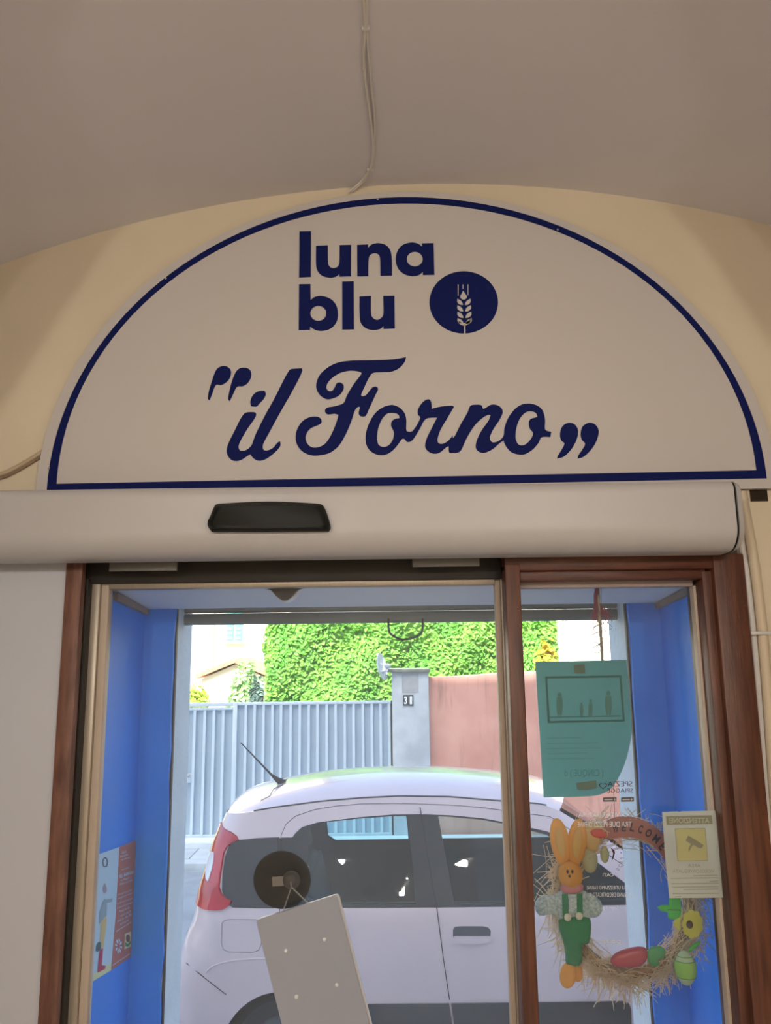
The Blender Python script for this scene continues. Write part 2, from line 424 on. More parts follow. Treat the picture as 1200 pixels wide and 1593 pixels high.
def letter(name, loops, sub=5, sharp=62): flat_px(name, [smooth_loop(l, sharp, sub) for l in loops], YS - .0005, M_navy, sg, .001)
letter('letter_l', [A([(87, 67), (147, 66), (146, 303), (85, 306)])])
letter('letter_u', [A([(173, 141), (234, 139), (235, 225), (242, 248), (262, 258), (285, 250), (294, 228), (295, 138), (355, 137), (354, 300), (294, 302), (294, 288), (275, 302), (245, 307), (205, 297), (180, 270), (173, 235)])])
letter('letter_n', [A([(386, 137), (443, 135), (443, 152), (460, 136), (495, 128), (535, 138), (558, 165), (566, 205), (567, 296), (507, 297), (505, 210), (498, 188), (478, 180), (455, 188), (446, 210), (444, 299), (387, 300)])])
letter('letter_a', [A([(723, 129), (783, 128), (787, 292), (727, 293), (727, 277), (705, 294), (672, 299), (630, 288), (598, 258), (586, 215), (595, 170), (622, 138), (665, 125), (700, 130), (723, 146)]), A(ell_px(685, 211, 41, 38, 14))])
letter('letter_b', [A([(85, 341), (144, 340), (145, 424), (165, 408), (200, 402), (245, 415), (275, 445), (287, 490), (280, 535), (250, 570), (205, 583), (170, 578), (143, 561), (142, 577), (83, 579)]), A(ell_px(185, 492, 41, 39, 14))])
letter('letter_l', [A([(309, 328), (369, 326), (370, 575), (309, 576)])])
letter('letter_u', [A([(398, 405), (458, 402), (458, 485), (465, 512), (490, 526), (515, 512), (523, 488), (521, 402), (580, 401), (582, 571), (523, 573), (523, 558), (505, 573), (465, 578), (430, 568), (405, 540), (399, 500)])])
disc = flat_px('emblem_disc', [A(ell_px(939, 435, 178, 161, 56))], YS - .0005, M_navy, sg, .001)
YE = YS - .0016
def ear(name, pts): flat_px(name, [smooth_loop(A(pts), 80)], YE, M_signw, disc, .0006)
ear('stem', [(941, 598), (941, 548), (947, 548), (948, 598)])
ear('grain', [(936, 374), (948, 392), (956, 405), (950, 417), (938, 421), (926, 416), (921, 404), (927, 392)])
for i in range(4):
    y = 430 + i * 33.5; w = 1 + .02 * i; h = 1
    for s_ in (-1, 1):
        xm = 940 + 1.2 * i
        ear('grain', [(xm + s_ * 4, y + 18), (xm + s_ * 14, y - 2), (xm + s_ * 34 * w, y - 14), (xm + s_ * 34 * w, y + 4), (xm + s_ * 20, y + 17)])
ear('grain', [(910, 516 + 10), (938, 545), (975, 520), (972, 540), (944, 556), (915, 545)])
for x, y1 in ((910, 400), (935, 365), (961, 398)):
    ear('awn', [(x - 2, 342), (x + 2, 342), (x + 2, y1), (x - 2, y1)])
letter('quotation_mark', [B([(92, 292), (84, 285), (88, 245), (100, 205), (118, 150), (135, 118), (165, 104), (190, 108), (208, 125), (210, 150), (198, 180), (175, 200), (155, 209), (130, 207), (118, 225), (105, 262)])], 4, 75)
letter('quotation_mark', [B([(203, 298), (195, 285), (200, 250), (212, 200), (230, 150), (250, 122), (280, 113), (308, 120), (322, 142), (318, 172), (300, 200), (275, 215), (248, 216), (235, 230), (218, 268)])], 4, 75)
letter('letter_i_dot', [B([(320, 325), (316, 300), (330, 265), (360, 243), (395, 240), (402, 258), (390, 285), (365, 312), (350, 327)])], 4)
letter('letters_il', [B([(288, 362), (320, 357), (345, 360), (348, 375), (335, 400), (300, 450), (265, 510), (252, 545), (258, 565), (280, 570), (305, 558), (325, 535), (345, 480), (400, 370), (450, 280), (500, 180), (530, 128), (545, 120), (600, 117), (602, 130), (585, 170), (540, 255), (480, 360), (420, 470), (388, 530), (385, 555), (395, 567), (420, 565), (445, 550), (465, 525), (480, 518), (482, 540), (465, 565), (425, 600), (390, 620), (360, 624), (335, 612), (315, 588), (300, 598), (270, 618), (240, 626), (210, 618), (190, 590), (187, 560), (200, 520), (230, 460), (265, 390)])], 4, 75)
letter('letter_f', [B([(1172, 55), (1165, 80), (1135, 115), (1090, 135), (1040, 138), (990, 142), (970, 165), (945, 215), (925, 262), (930, 270), (950, 265), (975, 235), (990, 220), (1010, 218), (1018, 232), (1005, 260), (975, 325), (952, 375), (940, 381), (920, 378), (912, 365), (915, 345), (920, 328), (905, 330), (890, 350), (870, 410), (845, 470), (815, 525), (790, 555), (750, 582), (700, 594), (650, 594), (605, 575), (575, 540), (565, 500), (572, 455), (600, 410), (640, 386), (685, 382), (705, 395), (707, 415), (690, 428), (650, 445), (628, 470), (620, 500), (630, 530), (655, 550), (690, 550), (725, 532), (750, 500), (775, 450), (795, 395), (800, 372), (780, 366), (745, 370), (730, 362), (727, 345), (740, 332), (780, 325), (828, 308), (845, 270), (880, 210), (925, 150), (925, 140), (900, 132), (860, 130), (810, 142), (765, 170), (740, 200), (735, 225), (745, 240), (765, 240), (780, 222), (790, 200), (810, 195), (828, 208), (827, 235), (805, 265), (770, 282), (735, 286), (700, 265), (680, 230), (680, 195), (700, 150), (745, 110), (800, 85), (870, 75), (960, 73), (1060, 70), (1120, 65)])], 4, 75)
orno = B([(1090, 318), (1050, 328), (1005, 360), (970, 415), (950, 480), (952, 530), (970, 565), (1005, 588), (1050, 593), (1090, 575), (1120, 545), (1150, 505)]) + \
    D([(100, 478), (112, 492), (130, 490), (150, 470), (180, 420), (210, 372), (268, 365), (245, 410), (215, 470), (205, 510), (215, 535), (245, 552), (280, 548), (315, 520), (328, 514), (330, 545), (345, 549), (380, 546), (395, 530), (420, 475), (460, 410), (500, 370), (530, 352), (545, 352), (535, 380), (500, 430), (475, 480), (468, 520), (485, 543), (515, 548), (555, 530), (590, 500), (612, 484), (625, 515), (650, 543), (685, 556), (725, 555), (765, 530), (795, 495), (810, 468), (855, 467), (860, 440), (828, 428), (828, 380), (818, 335), (795, 308), (755, 294), (710, 297), (670, 322), (635, 370), (617, 420), (612, 460), (590, 485), (560, 495), (545, 485), (542, 465), (560, 425), (590, 380), (608, 340), (600, 315), (575, 300), (545, 300), (515, 318), (505, 318), (498, 302), (470, 299), (440, 305), (425, 340), (390, 400), (360, 460), (350, 472), (347, 458), (340, 470), (320, 490), (295, 502), (275, 498), (270, 478), (285, 430), (320, 370), (355, 310), (345, 304), (290, 308), (240, 320), (238, 290), (228, 272), (208, 275), (185, 295), (168, 325), (168, 350), (180, 365), (165, 400), (140, 435), (125, 440), (108, 432), (108, 380), (100, 345), (75, 315), (45, 302)])
letter('letters_orno', [orno, B([(1105, 362), (1070, 365), (1040, 395), (1018, 450), (1013, 500), (1020, 535), (1045, 548), (1075, 540), (1098, 510), (1105, 475), (1100, 455), (1090, 435), (1092, 410), (1110, 395), (1135, 390), (1130, 372)]),
    D([(755, 333), (725, 340), (695, 375), (678, 425), (675, 475), (688, 503), (710, 510), (735, 498), (758, 470), (765, 445), (750, 425), (743, 400), (750, 375), (775, 366), (788, 362), (780, 342)])], 4, 75)
letter('quotation_mark', [D([(890, 578), (893, 565), (915, 530), (928, 500), (912, 485), (905, 455), (912, 420), (930, 400), (955, 393), (980, 400), (997, 425), (998, 455), (985, 495), (960, 535), (925, 568)])], 4, 75)
letter('quotation_mark', [D([(997, 578), (1000, 562), (1025, 525), (1035, 500), (1018, 480), (1012, 450), (1020, 415), (1040, 398), (1062, 393), (1088, 402), (1105, 430), (1103, 460), (1088, 500), (1060, 540), (1025, 570)])], 4, 75)
for x, y in ((588, 310), (868, 357), (258, 433), (76, 728)):
    c = at(x, y, YS - .001); ellipsoid('screw_head', c, (.0028, .0015, .0028), M_steel, sg, n=8, m_=6)

# ------------------------------------------------------------------ door operator cover
YC = 1.655
xe = at(1150, 830, YC).x; zt_ = at(600, 753, YC).z; zb_ = at(600, 861, YC).z
hgt = zt_ - zb_
WB = YS - .003
prof = [(WB, zt_), (YC + .03, zt_)]
prof += [(YC + .020 - .020 * math.sin(R(a)), zt_ - .020 + .020 * math.cos(R(a))) for a in range(0, 91, 15)]
prof += [(YC, zt_ - .026), (YC, zb_ + .062)]
prof += [(YC + .056 - .056 * math.cos(R(a)), zb_ + .052 - .052 * math.sin(R(a))) for a in range(0, 91, 9)]
prof += [(YC + .064, zb_), (WB - .02, zb_), (WB - .02, zb_ + .01), (WB, zb_ + .02)]
op = tag(empty('door_operator', (0, YC, zb_)), 'long white rounded cover of the sliding door drive under the sign', 'door operator')
xs = [-RX + .05] + [xe - .05 * (1 - math.sin(k * math.pi / 2 / 8)) for k in range(0, 9)]
xs = [-1.45, xe - .002]
v = [(x, y, z) for x in xs for y, z in prof]; n = len(prof)
f = [(i, (i + 1) % n, n + (i + 1) % n, n + i) for i in range(n)] + [tuple(range(n)), tuple(range(n, 2 * n))]
body = mk('cover', v, f, M_cover, op, True, 35)
# end cap with a dark joint
v = [(x, YC + .005 + (y - YC) * 1.0, z) for x in (xe - .0015, xe + .004) for y, z in prof]
mk('joint', v, f, M_black, op, True, 35)
v = [(x, y, z) for x in (xe + .004, xe + .016) for y, z in prof]
ctr = ((YC + W0) / 2, (zt_ + zb_) / 2)
v = [(x, ctr[0] + (y - ctr[0]) * (1 if i < n else .93), ctr[1] + (z - ctr[1]) * (1 if i < n else .93)) for i, (x, y, z) in enumerate(v)]
mk('end_cap', v, f, M_cover, op, True, 35)

# motion sensor on the cover
ms = tag(empty('motion_sensor', at(420, 828, YC)), 'black motion sensor bar on the white door cover', 'sensor')
ol = [(325, 818), (329, 806), (336, 789), (342, 785.5), (420, 782), (497, 785.5), (505, 790), (512, 808), (515, 821), (512, 827), (420, 828), (331, 828)]
ol = smooth_loop(ol, 50, 4)
ce = (420, 808)
def ring_at(sc, dy, off=0): return [at(ce[0] + (x - ce[0]) * sc, ce[1] + (y - ce[1]) * (sc if sc == 1 else sc * .85) + off, YC - .002) + Vector((0, dy, 0)) for x, y in ol]
rs = [ring_at(1, -.0005), ring_at(1, -.014), ring_at(.985, -.022), ring_at(.93, -.03, 1.5), ring_at(.86, -.034, 2)]
v = [p for r_ in rs for p in r_]; n = len(ol)
f = [(j*n+i, j*n+(i+1) % n, (j+1)*n+(i+1) % n, (j+1)*n+i) for j in range(4) for i in range(n)] + [tuple(range(n)), tuple(range(4*n, 5*n))]
mk('housing', v, f, M_black, ms, True, 30)
for x, y in ((362, 817), (372, 817), (381, 817), (419, 817)):
    c = at(x, y, YC - .034); ellipsoid('indicator', c, (.0035, .002, .0018), mat('grey_mark', rgb(110, 112, 108), .5), ms, n=8, m_=6)

# ------------------------------------------------------------------ cables
def on_ceiling(px, py):
    lo, hi = .3, W0
    for _ in range(40):
        y = (lo + hi) / 2; p = at(px, py, y)
        if p.z > vault_z(p.x): hi = y
        else: lo = y
    return at(px, py, lo) - Vector((0, 0, .004))
cb = tag(empty('ceiling_cable', on_ceiling(572, 150)), 'thin white twin cable clipped along the vault above the sign', 'cable')
c1 = [on_ceiling(x, y) for x, y in ((564, -40), (566, 0), (568, 42), (566, 90), (572, 150), (579, 200), (580, 235), (575, 262))]
c1 += [on_ceiling(561, 281), at(542, 299, W0 - .006)]
tube('cable', spline(c1), .0032, M_cable, cb, 8)
c2 = [on_ceiling(x, y) for x, y in ((568, -40), (570, 0), (571, 42), (574, 90), (580, 150), (583, 185), (582, 235), (577, 262))]
c2 += [on_ceiling(565, 280), at(547, 299, W0 - .004)]
tube('cable', spline(c2), .0026, M_cable, cb, 8)
for x, y in ((569, 42), (576, 262)):
    p = on_ceiling(x, y); bx('clip', (p.x - .008, p.x + .008, p.y - .003, p.y + .003, p.z - .003, p.z + .006), M_white, cb, .002)
lc = tag(empty('wall_cable', at(30, 720, W0)), 'beige cable rising along the wall to the left end of the sign', 'cable')
tube('cable', spline([at(x, y, W0 - .006) for x, y in ((-60, 752), (0, 738), (20, 730), (45, 716), (75, 697))]), .0055, mat('beige_cable', rgb(205, 185, 155), .6), lc)
tube('cable', spline([at(x, y, W0 - .003) for x, y in ((-60, 758), (0, 744), (20, 736), (45, 722), (75, 703))]), .004, mat('brown_cable', rgb(150, 128, 105), .7), lc)  # second, darker brown strand following the underside of the first
rc_ = tag(empty('cable_conduit', at(1180, 1000, W0)), 'pale conduits curving down the wall right of the wooden frame', 'conduit')
tube('conduit', spline([at(x, y, W0 - .008) for x, y in ((1154, 765), (1166, 830), (1177, 900), (1188, 1000), (1196, 1100), (1205, 1230), (1220, 1420), (1238, 1640))]), .0115, mat('cream_conduit', rgb(228, 212, 184), .45), rc_, 12)
tube('conduit', spline([at(x, y, W0 - .004) for x, y in ((1148, 775), (1153, 840), (1162, 900), (1173, 1000), (1181, 1100), (1190, 1230), (1206, 1420), (1222, 1640))]), .0085, M_white, rc_, 10)
for y, x in ((985, 1180), (1330, 1206)):
    p = at(x, y, W0 - .01); bx('saddle_clip', (p.x - .024, p.x + .024, p.y - .016, p.y + .010, p.z - .004, p.z + .004), M_white, rc_, .002)
# broken plaster pocket under the sign
p = at(1168, 780, W0); q = at(1193, 760, W0)
hl = bx('wall_socket_hole', (p.x, q.x, W0 - .002, W0 + .0, p.z, q.z), mat('dark_hole', rgb(50, 36, 20), .9, var=.3, vscale=40)); tag(hl, 'dark square hole in the wall under the right end of the sign', None, None, 'structure')

# ------------------------------------------------------------------ shop lamps (behind the viewer)
M_bulb = bpy.data.materials.new('lamp_bulb'); M_bulb.use_nodes = True
b = M_bulb.node_tree.nodes['Principled BSDF']; b.inputs['Emission Color'].default_value = (1, .84, .62, 1); b.inputs['Emission Strength'].default_value = 12
def pendant(x, y, z, energy, label, colr=(1, .925, .845), rad=.045):
    e = tag(empty('pendant_lamp', (x, y, z)), label, 'lamp', 'pendant lamps inside the shop')
    pr = [(.02, .20), (.03, .17), (.09, .10), (.15, .02), (.15, .012), (.085, .092), (.025, .16)]
    v = []; f = []; n = 28
    for r_, h in pr:
        for k in range(n): a = 2 * math.pi * k / n; v.append((x + r_ * math.cos(a), y + r_ * math.sin(a), z + h))
    for j in range(len(pr) - 1):
        for k in range(n): f.append((j*n+k, j*n+(k+1) % n, (j+1)*n+(k+1) % n, (j+1)*n+k))
    mk('shade', v, f, mat('white_shade', rgb(225, 222, 215), .5), e, True, 40)
    ellipsoid('bulb', (x, y, z + .06), (.03, .03, .04), M_bulb, e)
    tube('cord', [(x, y, z + .18), (x, y, vault_z(x) - .001)], .004, M_black, e, 6)
    ld = bpy.data.lights.new('pendant_light', 'POINT'); ld.energy = energy; ld.color = colr; ld.shadow_soft_size = rad
    lo = bpy.data.objects.new('pendant_light', ld); lo.location = (x, y, z - .02); col.objects.link(lo); lo.parent = e
    lo.matrix_parent_inverse = Matrix.Translation((x, y, z)).inverted()
    return e
pendant(-.75, -.9, 2.47, 31, 'white pendant lamp hanging behind the viewer on the left')
pendant(.85, -.9, 2.47, 31, 'white pendant lamp hanging behind the viewer on the right')
pendant(.05, -2.5, 2.55, 37, 'white pendant lamp hanging at the back of the shop')

# ================================================================== the street
M_road = mat('pale_asphalt', rgb(158, 166, 172), .9, var=.18, vscale=5, bump=.6, bscale=60)
M_stone = mat('pale_paving_stone', rgb(196, 204, 208), .85, var=.14, vscale=7, bump=.5, bscale=30)
bx('street', (-9, 9, YF, 9.0, GZ - .1, GZ), M_road).__setitem__('kind', 'structure')
pv = tag(bx('pavement', (-9, 9, 9.0, 10.0, GZ - .1, GZ + .06), M_road), 'pavement in front of the grey gate', None, None, 'structure')
for i in range(12):
    bx('kerb_stone', (-4.8 + i * .8 + .005, -4.0 + i * .8 - .005, 8.80, 8.995, GZ - .05, GZ + .075), M_stone, pv, .012)
for i in range(8):
    for j in range(2):
        bx('paving_slab', (-4.0 + i * .6 + j * .25, -3.41 + i * .6 + j * .25, 9.01 + j * .48, 9.48 + j * .48, GZ + .05, GZ + .072), M_stone, pv, .006)
st = tag(empty('threshold', (0, YN, GZ)), 'stone step below the shop door', None, None, 'structure')
bx('step', (XNL, XNR, 1.9, YF + .02, GZ, -.02), M_stone, st, .01)

# ------------------------------------------------------------------ gate, pillar, wall
YGT = 10.0
M_gate = mat('blue_grey_gate_paint', rgb(166, 185, 200), .5, var=.06, vscale=4)
M_gater = mat('pale_gate_rib_paint', rgb(204, 218, 228), .5, var=.05, vscale=6)
M_plinth = mat('weathered_plinth', rgb(205, 198, 182), .85, var=.2, vscale=9, bump=.4)
gz0 = at(420, 1297, YGT).z; gz1 = at(420, 1092, YGT).z
def gate(name, label, pxl, pxr, ribs, ztop, railpx):
    xl, xr = at(pxl, 1150, YGT).x, at(pxr, 1150, YGT).x
    g = tag(empty(name, ((xl + xr) / 2, YGT, gz0)), label, 'gate')
    zr_ = ztop - railpx
    bx('top_rail', (xl, xr, YGT - .03, YGT + .03, zr_, ztop), M_gater, g, .004)
    bx('bottom_rail', (xl, xr, YGT - .03, YGT + .03, gz0 - .05, gz0), M_gater, g, .004)
    xsr = [at(p, 1150, YGT).x for p in ribs]
    for x in xsr: bx('rib', (x - .016, x + .016, YGT - .028, YGT + .01, gz0, zr_), M_gater, g)
    ed = [xl] + xsr + [xr]
    for a, b_ in zip(ed[:-1], ed[1:]): bx('sheet_panel', (a, b_, YGT + .004, YGT + .012, gz0, zr_), M_gate, g)
    return g
mr = [240 + c / 3 for c in (427, 468, 510, 552, 592, 637, 680, 722, 763, 806, 848, 890, 932, 975, 1017, 1058, 1098)]
g1 = gate('driveway_gate', 'wide pale blue ribbed metal driveway gate beside the numbered pillar', 369, 609, mr, gz1, .035)
bx('stop_bar', (at(608.5, 1150, YGT).x, at(612.5, 1150, YGT).x, YGT - .02, YGT + .06, gz0 - .05, gz1), M_dark, g1)
pr_ = [240 + c / 3 for c in (188, 235, 278, 322)]
pr_ = [pr_[0] - 14.7 * k for k in (6, 5, 4, 3, 2, 1)] + pr_
xl = at(366, 1150, YGT).x
g2 = gate('pedestrian_gate', 'narrow pale blue ribbed metal gate left of the driveway gate', 200, 362, pr_, gz1 - .06, .03)
bx('frame_post', (xl - .03, xl + .025, YGT - .035, YGT + .035, gz0 - .05, gz1), M_gater, g2, .004)
bx('frame_head', (at(200, 1100, YGT).x, xl - .03, YGT - .035, YGT + .035, gz1 - .045, gz1), M_gater, g2, .004)
p = at(294, 1206, YGT - .03)
bx('lock_plate', (p.x - .02, p.x + .03, YGT - .034, YGT - .028, p.z - .09, p.z + .02), M_gater, g2, .003)
hk = ellipsoid('knob', (p.x, YGT - .06, p.z), (.022, .03, .022), M_steel, g2)
bx('wall_plinth', (-5, at(609, 1150, YGT).x, YGT - .06, YGT + .12, GZ + .05, gz0 - .05), M_plinth).__setitem__('kind', 'structure')
bx('kerb_edge', (-5, 1.5, YGT - .30, YGT - .06, GZ + .05, GZ + .085), M_outw).__setitem__('kind', 'structure')

M_pill = mat('grey_white_render', rgb(198, 206, 212), .9, c2=rgb(176, 183, 190), vscale=3.5, bump=.6, bscale=40)
YP = 9.93
xp0 = at(611, 1150, YP).x; xp1 = at(669, 1150, YP).x; zp = at(640, 1046, YP).z
pil = tag(empty('gate_pillar', ((xp0 + xp1) / 2, YP, GZ + .06)), 'grey rendered gate pillar with a thin cap slab', 'pillar')
bx('shaft', (xp0, xp1, YP, YP + .5, GZ + .06, zp), M_pill, pil, .01)
bx('cap_slab', (xp0 - .05, xp1 + .02, YP - .04, YP + .54, zp, zp + .045), mat('mossy_cap', rgb(136, 142, 132), .9, var=.25, vscale=12), pil, .008)
a = at(626, 1078, YP - .001); b_ = at(651, 1049, YP - .001)
bx('faded_patch', (a.x, b_.x, YP - .004, YP - .0005, a.z, b_.z), mat('faded_patch', rgb(176, 178, 182), .95, var=.12, vscale=15), pil)
M_num = mat('black_enamel', rgb(38, 46, 54), .35); M_numw = mat('white_enamel', rgb(240, 244, 246), .4)
for s_, x0, x1, lb in (('3', 627.4, 635.0, 'left black enamel tile showing the digit three on the pillar'), ('1', 635.6, 643.2, 'right black enamel tile showing the digit one on the pillar')):
    a = at(x0, 1097.7, YP - .012); b_ = at(x1, 1081, YP - .012)
    t = tag(empty('house_number_tile', ((a.x + b_.x) / 2, YP - .012, a.z)), lb, 'number tile', 'tiles of house number 31 on the gate pillar')
    bx('tile', (a.x, b_.x, YP - .012, YP - .001, a.z, b_.z), M_num, t, .002)
    text_px('digit', s_, x0 + (1.4 if s_ == '3' else 2.0), 1083.5, x1 - (1.4 if s_ == '3' else 1.8), 1095.5, YP - .0135, M_numw, t, bold=.03)

M_red = mat('stained_red_plaster', rgb(224, 168, 152), .9, c2=rgb(204, 144, 128), vscale=1.6, bump=.4, bscale=25)
n_ = M_red.node_tree; bs = n_.nodes['Principled BSDF']; old = bs.inputs['Base Color'].links[0].from_socket
tc = n_.nodes.new('ShaderNodeTexCoord'); mp = n_.nodes.new('ShaderNodeMapping'); mp.inputs['Scale'].default_value = (5, 1, .6)
nz = n_.nodes.new('ShaderNodeTexNoise'); nz.inputs['Scale'].default_value = 2.2; nz.inputs['Detail'].default_value = 5
rp = n_.nodes.new('ShaderNodeValToRGB'); rp.color_ramp.elements[0].position = .56; rp.color_ramp.elements[0].color = (0, 0, 0, 1); rp.color_ramp.elements[1].position = .74; rp.color_ramp.elements[1].color = (.7, .7, .7, 1)
mx = n_.nodes.new('ShaderNodeMix'); mx.data_type = 'RGBA'; mx.inputs[7].default_value = rgb(160, 118, 108)
n_.links.new(tc.outputs['Object'], mp.inputs['Vector']); n_.links.new(mp.outputs['Vector'], nz.inputs['Vector']); n_.links.new(nz.outputs['Fac'], rp.inputs['Fac'])
n_.links.new(rp.outputs['Color'], mx.inputs[0]); n_.links.new(old, mx.inputs[6]); n_.links.new(mx.outputs[2], bs.inputs['Base Color'])
YW = 10.02
tops = [(667, 1054), (690, 1053), (715, 1052), (740, 1050), (775, 1047), (812, 1045.5), (840, 1045), (900, 1043), (1010, 1040), (1100, 1038)]
tp = [at(x, y + random.uniform(-.6, .6), YW) for x, y in tops]
poly = [(p.x, YW, p.z) for p in tp]; poly = [(poly[0][0], YW, GZ + .05)] + poly + [(6.0, YW, poly[-1][2]), (6.0, YW, GZ + .05)]
v, f = prism3([poly], (0, .28, 0))
rw = tag(mk('garden_wall', v, f, M_red), 'stained pinkish red plaster garden wall right of the gate pillar', 'wall')

# ------------------------------------------------------------------ satellite dish
YD = 9.9
dc = at(589.5, 1038, YD)
ds = tag(empty('satellite_dish', dc), 'small grey satellite dish fixed beside the pillar cap', 'satellite dish')
nrm = Vector((.93, -.30, .20)).normalized()
q = nrm.to_track_quat('Z', 'Y').to_matrix()
v = []; f = []; n = 28; rr_ = .17
for side in (0, .008):
    for j in range(7):
        for k in range(n):
            a = 2 * math.pi * k / n; r_ = rr_ * j / 6
            v.append(dc + q @ Vector((r_ * math.cos(a), r_ * math.sin(a), .05 * (j / 6) ** 2 - side)))
for s_ in (0, 1):
    for j in range(6):
        for k in range(n): f.append(tuple(s_*7*n + i for i in (j*n+k, j*n+(k+1) % n, (j+1)*n+(k+1) % n, (j+1)*n+k)))
for k in range(n): f.append((6*n+k, 6*n+(k+1) % n, 13*n+(k+1) % n, 13*n+k))
M_dish = mat('grey_dish_enamel', rgb(196, 206, 212), .45)
mk('reflector', v, f, M_dish, ds, True, 40)
lnb = at(603, 1036, YD - .05)
tube('feed_arm', [dc + q @ Vector((0, -.15, .03)), lnb], .008, M_dish, ds)
tube('feed_arm', [dc + q @ Vector((0, .05, .01)), lnb], .006, M_dish, ds)
ellipsoid('receiver', lnb, (.045, .03, .035), M_dish, ds)
tube('mount_tube', [dc - nrm * .01, Vector((dc.x, YD + .02, dc.z - .06)), Vector((xp0 + .06, YP + .06, zp + .035))], .014, M_dish, ds)

# ------------------------------------------------------------------ hedge, shrubs
def leaf_mat(name, c, c2, tr=.35):
    return mat(name, c, .55, c2=c2, vscale=3.0, trans=tr)
def leaf_cloud(name, pts_nrm, size, mt, parent, seed=1):
    rd = random.Random(seed); v = []; f = []
    for p, nr in pts_nrm:
        nn = (nr + Vector((rd.uniform(-1, 1), rd.uniform(-1, 1), rd.uniform(-.6, 1))) * .75).normalized()
        t = nn.orthogonal().normalized(); t.rotate(Matrix.Rotation(rd.uniform(0, 6.28), 3, nn)); u = nn.cross(t)
        s = size * rd.uniform(.6, 1.25); k = len(v)
        v += [p - t * s, p + u * s * .55 + nn * s * .12, p + t * s, p - u * s * .55 + nn * s * .12]
        f += [(k, k + 1, k + 2), (k, k + 2, k + 3)]
    me = bpy.data.meshes.new(name); me.from_pydata([tuple(a) for a in v], [], f)
    o = link(name, me, mt, parent); o['kind'] = 'stuff'; return o
M_hedge = leaf_mat('ivy_leaves', rgb(146, 206, 86), rgb(98, 172, 64))
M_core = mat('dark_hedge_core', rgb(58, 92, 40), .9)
YH = 11.2
hx0 = at(417, 1030, YH).x; hx1 = at(868, 1000, YH).x; hz1 = at(640, 966, YH).z
hd = tag(empty('ivy_hedge', ((hx0 + hx1) / 2, YH + .5, GZ)), 'tall dense bright green hedge behind the gate and red wall', 'hedge')
rd = random.Random(3); pts = []
def hsurf(x, z): return YH + .10 * math.sin(x * 2.1 + z * 1.3) + .06 * math.sin(x * 5.3 - z * 4.1)
for i in range(40000):
    x = rd.uniform(hx0, hx1); z = rd.uniform(.6, hz1 + .05)
    pts.append((Vector((x, hsurf(x, z) + rd.uniform(-.05, .14), z)), Vector((0, -1, .45))))
for i in range(7000):
    x = rd.uniform(hx0, hx1); y = rd.uniform(YH, YH + 1.2); pts.append((Vector((x, y, hz1 + rd.uniform(-.1, .06) + .05 * math.sin(x * 3))), Vector((0, 0, 1))))
for i in range(5000):
    y = rd.uniform(YH, YH + 1.2); z = rd.uniform(.6, hz1); pts.append((Vector((hx0 + rd.uniform(-.05, .08) + .04 * math.sin(z * 6), y, z)), Vector((-1, -.3, .3))))
leaf_cloud('foliage', pts, .040, M_hedge, hd, 5)
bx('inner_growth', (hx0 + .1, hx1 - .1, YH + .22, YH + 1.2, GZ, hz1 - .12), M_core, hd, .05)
def shrub(name, label, cat, px0, px1, py0, py1, Y, mt, nleaf, size, seed, core=None):
    a = at(px0, py1, Y); b_ = at(px1, py0, Y)
    cx, cz = (a.x + b_.x) / 2, a.z; rx = (b_.x - a.x) / 2; rz = b_.z - a.z
    e = tag(empty(name, (cx, Y, GZ)), label, cat)
    rd = random.Random(seed); pts = []
    for i in range(nleaf):
        th = rd.uniform(0, 6.28); ph = math.acos(rd.uniform(-.2, 1)); r_ = rd.uniform(.55, 1.0)
        d = Vector((math.sin(ph) * math.cos(th), math.sin(ph) * math.sin(th), math.cos(ph)))
        lump = 1 + .22 * math.sin(th * 3 + seed) * math.sin(ph * 4)
        pts.append((Vector((cx + d.x * rx * r_ * lump, Y + d.y * rx * .8 * r_, cz + d.z * rz * r_ * lump)), d))
    leaf_cloud('foliage', pts, size, mt, e, seed)
    for k in range(4):
        aa = k * 1.7; tube('stem', [(cx + .04 * math.cos(aa), Y + .04 * math.sin(aa), GZ), (cx + rx * .3 * math.cos(aa), Y + rx * .3 * math.sin(aa), cz + rz * .6)], .014, mat('bark', rgb(120, 100, 78), .9), e, 6)
    return e
shrub('garden_shrub', 'loose pale green shrub in front of the tiled shed roof', 'shrub', 352, 412, 1032, 1094, 11.6, leaf_mat('pale_leaves', rgb(196, 224, 172), rgb(140, 186, 120)), 900, .05, 11)
shrub('garden_shrub', 'low yellow green shrub above the narrow gate', 'shrub', 268, 328, 1066, 1098, 11.4, leaf_mat('lime_leaves', rgb(206, 222, 96), rgb(160, 190, 66)), 650, .045, 12)
shrub('garden_shrub', 'small dark blue green shrub against the left side of the hedge', 'shrub', 388, 411, 1054, 1096, 10.75, leaf_mat('blue_leaves', rgb(118, 150, 140), rgb(74, 104, 98)), 420, .045, 13)
shrub('flowering_shrub', 'yellow flowering shrub at the right end of the hedge', 'shrub', 834, 869, 998, 1046, 10.72, leaf_mat('yellow_flowers', rgb(236, 198, 62), rgb(150, 190, 70)), 520, .05, 14)

